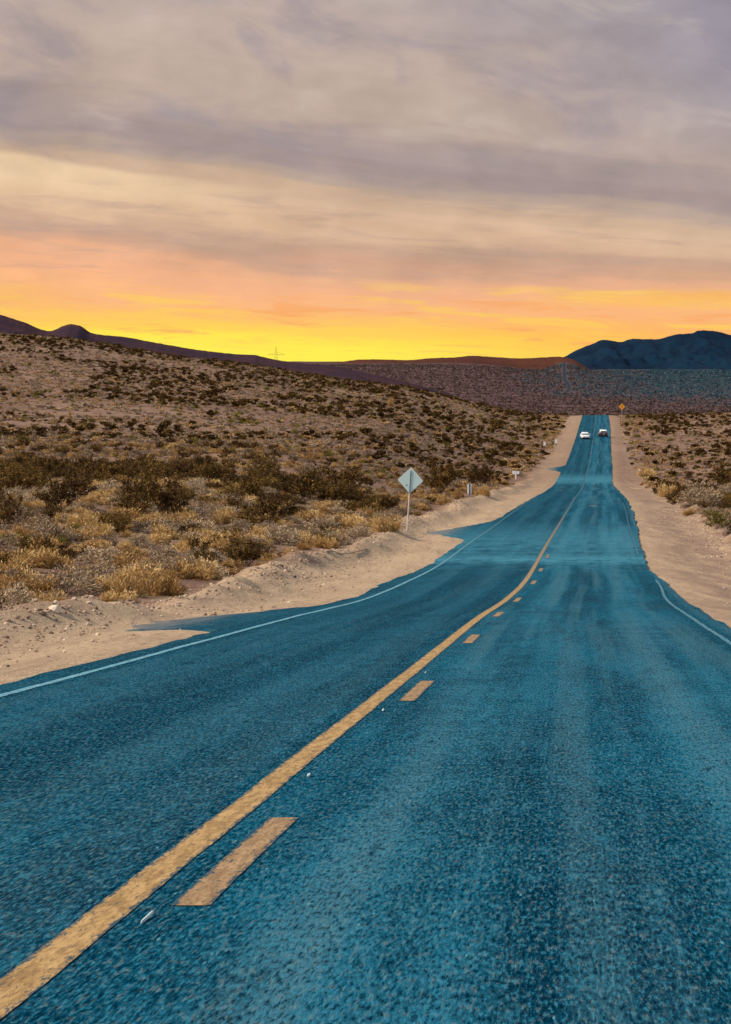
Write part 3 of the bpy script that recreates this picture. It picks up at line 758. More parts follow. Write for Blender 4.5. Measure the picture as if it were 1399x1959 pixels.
rng = random.Random(77)
HERO_SPOTS = []
def hero(kind, px, py, wpx, hpx, label, var):
    """A shrub the photograph shows large: base centre at the pixel, size in photo pixels."""
    x, y, z = hit(px, py)
    s = y / F_PX
    o = empty(NAME[kind], (x, y, z - 0.04), rng.uniform(0, 6.28))
    o.scale = (wpx * s / 1.3, wpx * s / 1.3, hpx * s / 0.95)
    fo, st_, _ = template(kind, var)
    link('foliage', fo, o); link('stems', st_, o)
    tag(o, label, 'bush')
    HERO_SPOTS.append((x, y, wpx * s / 2))
    return o
for a in [
    ('dry', 52, 1136, 150, 62, 'pale straw mound just behind the sand bank, cut by the left picture edge', 0),
    ('sage', 128, 1136, 130, 58, 'grey straw bush on the sand bank between the cut-off mound and the golden bush', 1),
    ('dry', 240, 1142, 110, 72, 'golden olive bush behind the gap in the sand bank, paler twin at its right', 1),
    ('dry', 316, 1140, 110, 76, 'pale golden bush at the near end of the long dirt bank', 2),
    ('creosote', 100, 1080, 110, 48, 'brown bush with dark underside behind the grey straw bush', 0),
    ('sage', 200, 1078, 110, 46, 'low grey brown bush right of the brown bush behind the sand bank', 2),
    ('dry', 180, 1052, 140, 34, 'broad flat straw coloured bush above the brown and grey pair', 3),
    ('green', 30, 1042, 60, 30, 'small yellow green bush near the left picture edge', 0),
    ('dry', 372, 1052, 110, 44, 'pale straw bush between the golden bank bush and the brown bush', 0),
    ('creosote', 470, 1082, 100, 56, 'dark brown bush standing just behind the long dirt bank', 1),
    ('dry', 428, 1060, 80, 52, 'orange tinged bush touching the left side of the dark brown bank bush', 3),
    ('dry', 432, 1004, 84, 46, 'rusty dome shaped bush below the dark creosote band', 1),
    ('sage', 536, 1042, 80, 44, 'greyish bush at the far end of the long dirt bank', 0),
    ('sage', 612, 1024, 84, 50, 'grey rounded bush left of the golden domes near the diamond sign', 2),
    ('dry', 668, 1012, 70, 40, 'smaller tan dome bush left of the golden one by the diamond sign', 2),
    ('dry', 738, 1016, 86, 48, 'golden dome bush right beside the diamond sign post', 0),
    ('creosote', 520, 1000, 84, 60, 'large dark olive bush left of the diamond sign, nearest of the dark ones there', 2),
    ('creosote', 318, 994, 92, 82, 'tall ragged dark olive bush with bright gaps, alone in front of the dark band', 3),
    ('creosote', 262, 972, 76, 66, 'dark olive bush just left of the tall ragged one', 1),
    ('creosote', 112, 984, 80, 70, 'dark olive bush with spreading arms, third from the left edge', 0),
    ('creosote', 18, 1012, 66, 62, 'dark reddish olive bush cut by the left picture edge', 2),
    ('creosote', 150, 958, 80, 60, 'dark olive bush behind the spreading one at the left', 3),
    ('creosote', 585, 962, 90, 64, 'dark bush in the middle of the band, left of the sign', 0),
    ('creosote', 660, 942, 90, 52, 'dark bush in the band closest to the left corner of the sign', 1),
    ('creosote', 842, 944, 90, 56, 'dark brown bush right of the diamond sign', 3),
    ('creosote', 916, 930, 80, 46, 'dark olive bush behind the striped marker post', 2),
    ('dry', 850, 965, 50, 26, 'yellow grass bush between the diamond sign and the marker post', 1),
    ('dry', 925, 948, 52, 30, 'golden bush right beside the striped marker post', 3),
    ('dry', 1238, 912, 60, 26, 'small golden bush at the right verge nearest the dust band', 0),
    ('dry', 1284, 950, 58, 38, 'rusty dome bush on the right verge', 2),
    ('sage', 1342, 966, 84, 48, 'grey brown bush on the right verge behind the rusty dome', 1),
    ('sage', 1392, 962, 60, 44, 'grey bush cut by the right picture edge', 0),
    ('green', 1374, 1012, 48, 36, 'bright yellow green bush on the right dirt bank', 1),
    ('dry', 1322, 985, 40, 22, 'straw tuft on the right dirt bank left of the green bush', 3),
    ('creosote', 1388, 935, 60, 52, 'dark olive bush on the right, beside the bleached log', 1),
    ('green', 1218, 838, 14, 12, 'small green bush at the right verge beside the dark car', 0),
    ('dry', 750, 778, 22, 24, 'orange lit bush glowing alone on the far scrub slope', 1),
]: hero(*a)

for px, py in ((898, 948), (987, 917), (1042, 858), (1064, 853), (779, 1016)):      # keep the roadside markers clear of the scattered shrubs
    x, y, z = hit(px, py)
    for k in range(5): HERO_SPOTS.append((x * (1 - .012 * k), y * (1 - .012 * k), 1.1))

# every other shrub: scattered over the slopes, the largest as objects, the rest as one mass
def scatter():
    rs = np.random.RandomState(5)
    out = []
    def add(n, Y0, Y1, u0, u1, pick, pw=2.0):
        Y = (Y0 ** pw + rs.uniform(size=n) * (Y1 ** pw - Y0 ** pw)) ** (1 / pw)
        u = rs.uniform(u0, u1, n); X = u * Y
        r = X - roadX(Y)
        dens = fbm(X * 0.05, Y * 0.03, 81, 3)
        lim = np.interp(Y, [0, 120, 300, 460], [8.6, 9.3, 9.4, 7.3]) + rs.uniform(-.3, 1.0, n)
        keep = (r < -lim) | (r > np.interp(Y, [0, 110, 200, 400, 500], [9.2, 8.6, 7.7, 7.2, 6.3]) + rs.uniform(-.3, 1.0, n))
        X, Y, dens, r = X[keep], Y[keep], dens[keep], r[keep]
        for x, y, d, rr in zip(X, Y, dens, r):
            t = pick(rs, x, y, d, rr)
            if t is None: continue
            if y < 480 and any((x - hx) ** 2 + ((y - hy) * 0.5) ** 2 < (hr * 1.15) ** 2 for hx, hy, hr in HERO_SPOTS): continue
            out.append((t[0], x, y, t[1], t[2]))
    def flat(rs, x, y, d, rr):
        q = rs.uniform()
        if rr < -11 and 112 < y < 190:
            strip = math.exp(-((y - 158 - 12 * d) / 9.0) ** 2); cl = 1.0 if d > 0.02 else 0.12
            if q < 0.50 * strip + 0.055 * cl: 
                w_ = rs.uniform(.9, 2.3); return 'creosote', w_, w_ * rs.uniform(.45, .72)
        elif q < 0.025: return 'creosote', rs.uniform(.8, 1.3), rs.uniform(.5, .9)
        q = rs.uniform()
        if rr > 0 and q < 0.25: return 'creosote', rs.uniform(.7, 1.6), rs.uniform(.5, 1.0)
        k = 1.0 if y < 150 else .8
        if q < 0.50: w_ = k * rs.triangular(.6, .9, 2.4); return 'dry', w_, w_ * rs.uniform(.36, .5)
        if q < 0.57: w_ = rs.uniform(.7, 1.5); return 'creosote', w_, w_ * rs.uniform(.35, .5)
        w_ = k * rs.triangular(.6, .9, 2.1)
        if q < 0.97: return 'sage', w_, w_ * rs.uniform(.34, .48)
        return 'green', rs.uniform(.4, .9), rs.uniform(.3, .5)
    def slope(rs, x, y, d, rr):
        q = rs.uniform()
        if d < -0.10 and q < 0.4: return None
        verge = abs(rr) < 13
        if q < (0.30 if not verge else .12) * (0.4 + 0.6 * min(1, max(0, (y - 185) / 170))):
            s = rs.triangular(.4, .6, 1.7) * (1 + .0003 * y)
            return 'creosote', s, s * rs.uniform(.38, .62)
        if q < (0.56 if not verge else .72): return 'dry', rs.uniform(.5, 1.5), rs.uniform(.28, .7)
        if q < 0.985: return 'sage', rs.uniform(.4, 1.4), rs.uniform(.22, .6)
        return 'green', rs.uniform(.5, 1.2), rs.uniform(.4, .8)
    add(400, 44, 112, -0.172, 0.0, flat)
    add(1700, 108, 182, -0.19, 0.05, flat)
    add(2000, 100, 260, 0.07, 0.18, flat)
    add(25000, 178, 740, -0.18, 0.10, slope)
    add(6500, 240, 740, 0.08, 0.19, slope)
    add(1400, 18, 112, -0.75, -0.165, flat)
    add(1500, 108, 182, -0.50, -0.185, flat)
    add(7000, 178, 740, -0.42, -0.175, slope)
    add(900, 25, 260, 0.17, 0.60, flat)
    add(4000, 240, 740, 0.185, 0.40, slope)
    return out
shr = scatter()
ZONE = {('creosote', 0): ('dark olive creosote bush in the dense dark band at the foot of the slope', 'creosote bushes in the dark band'),
        ('dry', 0): ('straw coloured dry bush among others on the flat between bank and slope', 'dry bushes on the flat'),
        ('sage', 0): ('low grey sagebrush among others on the flat between bank and slope', 'sagebrush on the flat'),
        ('green', 0): ('small yellow green shrub among the dry bushes on the flat', 'green shrubs on the flat'),
        ('creosote', 1): ('dark bush scattered over the pale brown slope beyond the dark band', 'dark bushes on the slope'),
        ('dry', 1): ('straw bush scattered over the pale brown slope beyond the dark band', 'straw bushes on the slope'),
        ('sage', 1): ('grey bush scattered over the pale brown slope beyond the dark band', 'grey bushes on the slope'),
        ('green', 1): ('greenish bush scattered over the pale brown slope beyond the dark band', 'greenish bushes on the slope'),
        ('creosote', 2): ('dark bush among others on the ground to the right of the road', 'dark bushes right of the road'),
        ('dry', 2): ('straw bush among others on the ground to the right of the road', 'straw bushes right of the road'),
        ('sage', 2): ('grey bush among others on the ground to the right of the road', 'grey bushes right of the road'),
        ('green', 2): ('greenish bush among others on the ground to the right of the road', 'greenish bushes right of the road')}
rest = []
for kind in ('creosote', 'dry', 'sage', 'green'):
    mine = [s for s in shr if s[0] == kind]
    mine.sort(key=lambda s: -(s[3] * s[4]) ** .5 / s[2] * (1.0 if abs(s[1] / s[2]) < 0.148 else 0.5 if abs(s[1] / s[2]) < 0.162 else 0.2))
    lim = 255 if kind != 'green' else 90
    for i, (k, x, y, wd, ht) in enumerate(mine):
        if i >= lim: rest.append((k, x, y, wd, ht)); continue
        o = link(NAME[k], template(k, rng.randrange(4))[2], None, (x, y, gz(x, y) - 0.04))
        o.rotation_euler = (0, 0, rng.uniform(0, 6.28)); o.scale = (wd / 1.3, wd / 1.3, ht / 0.95)
        zn = 2 if x > float(roadX(y)) else (0 if y < 182 else 1)
        tag(o, ZONE[k, zn][0], 'bush', ZONE[k, zn][1])

def mass(name, label, items, lods, mats, seed, kind_slot, spread=.2):
    rs = np.random.RandomState(seed)
    VV, FF, TT, MM = [], [], [], []; o = 0
    X = np.array([s[1] for s in items]); Y = np.array([s[2] for s in items])
    Z = ground(X[None], Y[None])[0]
    for i, (k, x, y, wd, ht) in enumerate(items):
        lk = lods[k] if (y > 270 or (k + '+') not in lods) else lods[k + '+']
        V, Fc, T, _ = lk[rs.randint(len(lk))]
        a = rs.uniform(0, 6.283); ca, sa = math.cos(a), math.sin(a)
        q = np.empty_like(V)
        q[:, 0] = (V[:, 0] * ca - V[:, 1] * sa) * wd / 1.3 + x
        q[:, 1] = (V[:, 0] * sa + V[:, 1] * ca) * wd / 1.3 + y
        q[:, 2] = V[:, 2] * ht / .95 + Z[i] - 0.05
        VV.append(q); FF.append(Fc + o); o += len(q)
        TT.append(np.clip(T + rs.uniform(-spread, spread), 0, 1)); MM.append(np.full(len(Fc), kind_slot(k, x, y)))
    me = np_mesh(name, np.concatenate(VV), np.concatenate(FF), mats, mat_idx=np.concatenate(MM), attrs={'tint': ('FACE', np.concatenate(TT))})
    return tag(link(name, me), label, 'scrub', kind='stuff')
LOD = {k: [bush_shape(k, 500 + 11 * j + hash_kind[k], {'creosote': .05, 'green': .05, 'sage': .05, 'dry': .05}[k]) for j in range(6)] for k in KMAT}
LOD.update({k + '+': [bush_shape(k, 700 + 11 * j + hash_kind[k], .30) for j in range(3)] for k in KMAT})
order = ['creosote', 'dry', 'sage', 'green']
mass('slope_scrub', 'countless small dark and pale bushes covering the distant slope', rest, LOD, [KMAT[k] for k in order], 9, lambda k, x, y: order.index(k))

def far_plain():
    rs = np.random.RandomState(15)
    n = 44000
    Y = (1500 ** 1.5 + rs.uniform(size=n) * (4700 ** 1.5 - 1500 ** 1.5)) ** (1 / 1.5); u = rs.uniform(-0.16, 0.17, n); X = u * Y
    keep = (np.abs(X - roadX(Y)) > 4.5) & ((u > -0.06) | (Y > 2700))
    X, Y, u = X[keep], Y[keep], u[keep]
    lods = {}
    for kk, lo in (('p', .02),):
        lods[kk] = []
        for j in range(6):
            r2 = np.random.RandomState(60 + j); m_ = 9
            c = r2.normal(size=(m_, 3)) * np.array([.32, .32, .2]) + np.array([0, 0, .5])
            V, Fc = diamonds(r2, c, unit(r2.normal(size=(m_, 3)) + np.array([0, 0, .6])), r2.uniform(.22, .45, m_), r2.uniform(.16, .3, m_))
            V[:, 2] = np.maximum(V[:, 2], 0)
            lods[kk].append((V, Fc, np.clip(r2.normal(.38, .12, m_), 0, 1), None))
    items = []
    for x, y in zip(X, Y):
        s = rs.triangular(.9, 1.3, 3.0) * (1 + y / 6000)
        items.append(('p', x, y, s, s * rs.uniform(.5, .85)))
    b = rs.uniform(size=len(items))
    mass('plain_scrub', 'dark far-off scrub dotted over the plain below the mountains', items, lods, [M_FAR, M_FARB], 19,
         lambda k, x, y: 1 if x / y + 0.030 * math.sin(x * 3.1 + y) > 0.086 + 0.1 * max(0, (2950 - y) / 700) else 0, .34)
far_plain()

# ------------------------------------------------------------------ stones and clods
M_STONE = None
def stone_mat():
    m, g, p = principled('desert_stone', 0.9, 0.15)
    pos = g.new('ShaderNodeNewGeometry').outputs['Position']
    t = g.attr('tint')
    c = g.ramp(t, [(0, (0.12, 0.085, 0.062)), (.5, (0.40, 0.285, 0.20)), (1, (0.70, 0.58, 0.45))])
    n = g.m('ADD', .75, g.m('MULTIPLY', g.noise(pos, 25, 4, .65), .5))
    g.put(p.inputs['Base Color'], g.mix(1.0, c, g.xyz(n, n, n), 'MULTIPLY'))
    return m
M_STONE = stone_mat()
def rock_verts(rs, sub=1):
    bm = bmesh.new(); bmesh.ops.create_icosphere(bm, subdivisions=sub, radius=1.0)
    V = np.array([v.co[:] for v in bm.verts]); Fc = np.array([[v.index for v in f.verts] for f in bm.faces]); bm.free()
    d = unit(rs.normal(size=(7, 3)))
    for k in range(7):
        h = V @ d[k]; lim = rs.uniform(.55, .85)
        V = V - np.maximum(h - lim, 0)[:, None] * d[k][None]
    return V * np.array([1, rs.uniform(.6, .9), rs.uniform(.45, .75)]), Fc
def gravel():
    rs = np.random.RandomState(33)
    shapes = [rock_verts(rs, 1) for _ in range(8)]
    VV, FF, TT = [], [], []; o = 0
    n = 9500
    Y = 28 + rs.uniform(size=n) ** 1.3 * 150
    side = rs.uniform(size=n) < .6
    r = np.where(side, -rs.triangular(4.6, 7.6, 9.6, n), rs.triangular(4.9, 7.6, 10.5, n))
    X = roadX(Y) + r
    ok = np.abs(X / Y) < 0.18
    ok &= ~((r < 0) & (r > edgeL(Y) - flare(Y) - 0.3))
    X, Y, r = X[ok], Y[ok], r[ok]
    Z = ground(X[None], Y[None])[0]
    bank = np.exp(-((np.abs(r) - 7.8) / .9) ** 2)
    for i in range(len(X)):
        V, Fc = shapes[rs.randint(8)]
        s = min(.075, rs.lognormal(-3.75, .55) * (1 + 1.1 * bank[i])); a = rs.uniform(0, 6.28)
        q = V * s; q = np.stack([q[:, 0] * math.cos(a) - q[:, 1] * math.sin(a) + X[i], q[:, 0] * math.sin(a) + q[:, 1] * math.cos(a) + Y[i], q[:, 2] + Z[i] + s * .15], -1)
        VV.append(q); FF.append(Fc + o); o += len(q); TT.append(np.full(len(Fc), np.clip(rs.normal(.42, .22), 0, 1)))
    me = np_mesh('gravel', np.concatenate(VV), np.concatenate(FF), M_STONE, attrs={'tint': ('FACE', np.concatenate(TT))})
    tag(link('gravel', me), 'loose stones and clods strewn over both sandy shoulders', 'gravel', kind='stuff')
gravel()
def rock(px, py, wpx, seed, label, tint=.5, flat=1.0):
    rs = np.random.RandomState(seed)
    V, Fc = rock_verts(rs, 2); x, y, z = hit(px, py); s = wpx * y / F_PX / 2
    me = np_mesh('rock', V * s * np.array([1, 1, flat]), Fc, M_STONE, attrs={'tint': ('FACE', np.clip(tint + rs.normal(size=len(Fc)) * .06, 0, 1))})
    o = link('rock', me, None, (x, y, z + s * .25 * flat)); o.rotation_euler = (0, 0, rs.uniform(0, 6))
    tag(o, label, 'rock')
rock(106, 1172, 30, 1, 'pale angular rock in front of the sand bank', .95, 1.3)
rock(82, 1176, 18, 2, 'dark stone leaning against the pale angular rock', .12)
rock(1392, 1024, 26, 3, 'dark stone under the edge of the right dirt bank', .05, .8)
rock(345, 1205, 5, 4, 'small white stone by the paving tongue on the left shoulder', 1.0)
rock(575, 1075, 12, 6, 'brown clod at the foot of the dirt bank near the stick', .3)

# ------------------------------------------------------------------ bmesh helpers for made things
class MB:
    def __init__(s): s.bm = bmesh.new()
    def box(s, c, d, rot=None, bev=0.0):
        r_ = bmesh.ops.create_cube(s.bm, size=1.0)
        M_ = Matrix.Translation(c) @ (rot.to_4x4() if rot else Matrix.Identity(4)) @ Matrix.Diagonal((*d, 1))
        bmesh.ops.transform(s.bm, matrix=M_, verts=r_['verts'])
        if bev:
            es = list({e for v in r_['verts'] for e in v.link_edges})
            bmesh.ops.bevel(s.bm, geom=es, offset=bev, segments=2, profile=.6, affect='EDGES')
        return s
    def bar(s, a, b, r0, r1=None, n=8):
        a, b = Vector(a), Vector(b); d = b - a
        r_ = bmesh.ops.create_cone(s.bm, cap_ends=True, segments=n, radius1=r0, radius2=r0 if r1 is None else r1, depth=d.length)
        M_ = Matrix.Translation((a + b) / 2) @ d.to_track_quat('Z', 'Y').to_matrix().to_4x4()
        bmesh.ops.transform(s.bm, matrix=M_, verts=r_['verts']); return s
    def prism(s, pts, a, b):
        """Outline pts (x, z) from y=a to y=b."""
        v0 = [s.bm.verts.new((p[0], a, p[1])) for p in pts]; v1 = [s.bm.verts.new((p[0], b, p[1])) for p in pts]
        n = len(pts)
        s.bm.faces.new(v0); s.bm.faces.new(v1[::-1])
        for i in range(n): s.bm.faces.new((v0[i], v1[i], v1[(i + 1) % n], v0[(i + 1) % n]))
        return s
    def loft(s, rings, cap=True):
        vs = [[s.bm.verts.new(p) for p in r_] for r_ in rings]; n = len(rings[0])
        for a, b in zip(vs[:-1], vs[1:]):
            for i in range(n): s.bm.faces.new((a[i], a[(i + 1) % n], b[(i + 1) % n], b[i]))
        if cap: s.bm.faces.new(vs[0][::-1]); s.bm.faces.new(vs[-1])
        return s
    def quad(s, *pts):
        s.bm.faces.new([s.bm.verts.new(p) for p in pts]); return s
    def build(s, name, mat, parent=None, smooth=False, loc=None):
        bmesh.ops.recalc_face_normals(s.bm, faces=s.bm.faces[:])
        me = bpy.data.meshes.new(name); s.bm.to_mesh(me); s.bm.free()
        me.materials.append(mat)
        for p in me.polygons: p.use_smooth = smooth
        return link(name, me, parent, loc)

def rounded_diamond(hd, rc, n=6):
    """Diamond of half diagonal hd with rounded corners."""
    pts = []
    for k in range(4):
        ang = math.pi / 2 * k
        c = (math.cos(ang) * (hd - rc * 1.414), math.sin(ang) * (hd - rc * 1.414))
        for j in range(n + 1):
            a = ang - math.pi / 4 + math.pi / 2 * j / n
            pts.append((c[0] + rc * math.cos(a), c[1] + rc * math.sin(a)))
    return pts
M_SIGNBACK = flecked('bare_sign_metal', (0.50, 0.66, 0.66), 0.06, 9, 0.6, 0.4, 0.0, (0.60, 0.60, 0.52), 3.0, 0.5)
M_POST = flecked('galvanised_post', (0.52, 0.46, 0.41), 0.12, 14, 0.6, 0.4, 0.0, (0.36, 0.28, 0.22), 4.0, 0.4)
M_POSTD = flecked('dark_channel', (0.055, 0.095, 0.13), 0.2, 14, 0.6, 0.3)
M_WHITE = flecked('white_paint', (0.78, 0.80, 0.80), 0.05, 12, 0.55, 0.4, 0.0, (0.6, 0.55, 0.48), 6, .3)
M_YELLOW = flecked('amber_sign_sheet', (0.75, 0.30, 0.012), 0.08, 8, 0.5, 0.4)
M_BLACK = flecked('black_paint', (0.015, 0.014, 0.013), 0.2, 20, 0.6, 0.3)
M_HOLE = flecked('rust_stain', (0.17, 0.085, 0.03), 0.4, 60, 0.9, 0.1)

def diamond_sign():
    x, y, z = hit(779, 1016)
    s = y / F_PX
    t = empty('road_sign', (x, y, z))
    tag(t, 'pale back of a diamond road sign on a leaning post', 'road sign')
    lean = Matrix.Rotation(R(3.7), 3, 'Y')
    H = 122 * s
    c = lean @ Vector((0, 0, H - 25.5 * s)); hd = 25.3 * s
    mb = MB().prism([(p[0] + c.x, p[1] + c.z) for p in rounded_diamond(hd, .055)], 0.0, 0.006)
    # skew a little like the photo: plate turned about its own centre
    for v in mb.bm.verts:
        dx_, dz_ = v.co.x - c.x, v.co.z - c.z; a = R(3.5)
        v.co.x, v.co.z = c.x + (dx_ * math.cos(a) + dz_ * math.sin(a)) * .98, c.z - dx_ * math.sin(a) + dz_ * math.cos(a)
    pan = mb.build('sign_panel', M_SIGNBACK, t)
    MB().bar(lean @ Vector((0, -.03, -.3)), lean @ Vector((0, -.03, H - 50 * s)), .034, n=10).build('post', M_POST, t)
    MB().bar(lean @ Vector((0, -.018, H - 50 * s)), lean @ Vector((0, -.018, H - 7 * s)), .016, n=8).build('channel', M_POSTD, t)
    b = MB()
    for k in (14, 38): b.bar(lean @ Vector((0, -.046, H - k * s)), lean @ Vector((0, -.018, H - k * s)), .022, n=6)
    b.build('bolt', M_POSTD, t)
    MB().bar(Vector((c.x - 7.2 * s, -.004, c.z - 9.5 * s)), Vector((c.x - 7.2 * s, 0.0, c.z - 9.5 * s)), .036, n=10).build('bullet_hole', M_HOLE, t)
diamond_sign()

def marker_post():
    x, y, z = hit(898.5, 948); s = y / F_PX
    t = empty('marker_post', (x, y, z)); tag(t, 'narrow white marker panel with a dark post down its middle', 'marker')
    MB().box((0, 0, 12.5 * s), (8.2 * s, .012, 18 * s), bev=.004).build('panel', M_WHITE, t)
    MB().box((0, -.03, 10.5 * s), (2.4 * s, .04, 24 * s), bev=.004).build('post', M_POSTD, t)
marker_post()
def tee_marker():
    x, y, z = hit(987, 917); s = y / F_PX
    t = empty('roadside_marker', (x, y, z)); tag(t, 'small white T-shaped marker at the edge of the left shoulder', 'marker')
    MB().box((0, 0, 7.5 * s), (2.4 * s, .05, 17 * s), bev=.01).build('post', M_WHITE, t)
    MB().box((-4.0 * s, -.02, 13.0 * s), (5.2 * s, .03, 6.5 * s), Matrix.Rotation(R(8), 3, 'Y'), bev=.008).build('panel', M_WHITE, t)
    MB().box((4.2 * s, -.02, 12.6 * s), (5.2 * s, .03, 5.6 * s), Matrix.Rotation(R(-6), 3, 'Y'), bev=.008).build('panel', M_WHITE, t)
tee_marker()
def delineator(px, py, hpx, label):
    x, y, z = hit(px, py); s = y / F_PX
    t = empty('delineator_post', (x, y, z)); tag(t, label, 'marker')
    MB().box((0, 0, hpx * .42 * s), (1.6 * s, .05, hpx * .9 * s), bev=.01).build('post', M_POSTD, t)
    MB().box((0, -.03, hpx * .72 * s), (4.2 * s, .02, hpx * .6 * s), bev=.006).build('reflector_panel', M_WHITE, t)
delineator(1042, 858, 12, 'greyish white marker post among bushes by the left shoulder')
delineator(1064, 853, 12, 'white marker post with dark foot nearest the asphalt before the crest')
def warning_sign():
    Y = 672.0
    x = at(1190, 778, Y)[0]; z = gz(x, Y); s = Y / F_PX
    zc = at(1190, 778, Y)[1]
    t = empty('warning_sign', (x, Y, z)); tag(t, 'amber diamond warning sign beside the crest of the road', 'road sign')
    hd = 6.3 * s
    MB().prism([(p[0], p[1] + zc - z) for p in rounded_diamond(hd, .05)], 0, .006).build('sign_panel', M_YELLOW, t)
    # black bent arrow
    a = MB()
    a.box((-.06, -.008, zc - z - .12), (.10, .008, .42)); a.box((.05, -.0095, zc - z + .13), (.10, .008, .34), Matrix.Rotation(R(30), 3, 'Y'))
    a.build('arrow', M_BLACK, t)
    MB().bar((0, .04, -.3), (0, .04, zc - z + hd * .6), .035).build('post', M_POST, t)
warning_sign()

# ------------------------------------------------------------------ raised markers, stick, log
def paint_scrap(Y, ln, wd, rz, label):
    lat = .17
    x = float(roadX(Y)) + lat; z = float(roadZ(Y)) + .010
    rs = np.random.RandomState(int(Y * 10)); n = 9
    pts = [(ln * .5 * math.cos(k / n * 6.283) * rs.uniform(.75, 1.1), wd * .5 * math.sin(k / n * 6.283) * rs.uniform(.6, 1.2)) for k in range(n)]
    mb = MB().loft([[(p[0], p[1], -.004) for p in pts], [(p[0] * .97, p[1] * .9, .004) for p in pts], [(p[0] * .8, p[1] * .5, .006) for p in pts]])
    o = mb.build('paint_scrap', M_SIGNBACK, None, False, (x, Y, z)); o.rotation_euler = (0, 0, rz)
    tag(o, label, 'road scrap')
paint_scrap(9.05, .24, .014, R(82), 'long white sliver on the asphalt before the nearest dash')
paint_scrap(14.6, .12, .022, R(84), 'broken white scrap between the first and second dash')
paint_scrap(20.3, .10, .018, R(86), 'small white scrap left of the second dash')
paint_scrap(26.1, .12, .018, R(84), 'small white scrap just beyond the second dash')

M_WOOD = flecked('bleached_wood', (0.40, 0.31, 0.23), .25, 18, .9, .1, 0, (.18, .12, .08), 6, .6)
def stick(p0, p1, r, name, label, cat):
    a, b = hit(*p0), hit(*p1)
    rs = random.Random(int(p0[0])); n = 7
    rings = []
    A, B = Vector(a), Vector(b)
    d = (B - A).normalized(); sd_ = d.cross(Vector((0, 0, 1))).normalized(); up = sd_.cross(d)
    for k in range(n):
        t = k / (n - 1); P = A.lerp(B, t); P.z = gz(P.x, P.y) + r * .8 + rs.uniform(0, r)
        P += sd_ * rs.uniform(-1, 1) * r * 1.5; rr = r * (1.1 - .6 * t) * rs.uniform(.85, 1.15)
        rings.append([P + (sd_ * math.cos(q / 6 * 6.283) + up * math.sin(q / 6 * 6.283)) * rr for q in range(6)])
    tag(MB().loft(rings).build(name, M_WOOD, None, True), label, cat)
stick((622, 1058), (705, 1054), .035, 'stick', 'long thin grey stick lying on the sand shoulder near the bank', 'stick')
stick((1366, 909), (1398, 905), .13, 'log', 'bleached log lying on open ground at the right picture edge', 'log')
stick((1206, 935), (1226, 938), .07, 'branch', 'short dark branch lying on the right shoulder by the dust band', 'branch')

# ------------------------------------------------------------------ cars
def car_paint(name, c, rough=.3):
    m = flecked(name, c, .03, 3, rough, .5); m.node_tree.nodes['Principled BSDF'].inputs['Coat Weight'].default_value = .5
    return m
M_CARW = car_paint('white_car_paint', (.80, .84, .85)); M_CARD = car_paint('black_maroon_paint', (.018, .006, .008))
M_GLASS = flecked('dark_car_glass', (.008, .010, .012), .1, 3, .12, .5)
M_TYRE = flecked('tyre_rubber', (.012, .012, .013), .2, 30, .9, .2); M_RIM = flecked('alloy_rim', (.45, .46, .48), .08, 20, .35, .5, .8)
M_LAMP = flecked('headlamp_glass', (.75, .80, .82), .05, 10, .15, .6); M_TAIL = flecked('red_lamp_glass', (.22, .006, .006), .1, 10, .2, .5)
M_TRIM = flecked('black_plastic', (.015, .015, .016), .15, 20, .7, .3); M_PLATE = flecked('plain_plate', (.55, .55, .52), .05, 20, .5, .3)
def ring(y, hw, z0, z1, tuck=.9, crown=.03):
    """Car cross-section at station y, from sill z0 to top z1."""
    pts = [(-hw * .88, z0), (-hw, z0 + (z1 - z0) * .25), (-hw, z0 + (z1 - z0) * .65), (-hw * tuck, z1 - crown), (-hw * tuck * .55, z1), (hw * tuck * .55, z1), (hw * tuck, z1 - crown),
           (hw, z0 + (z1 - z0) * .65), (hw, z0 + (z1 - z0) * .25), (hw * .88, z0)]
    return [(x, y, z) for x, z in pts]
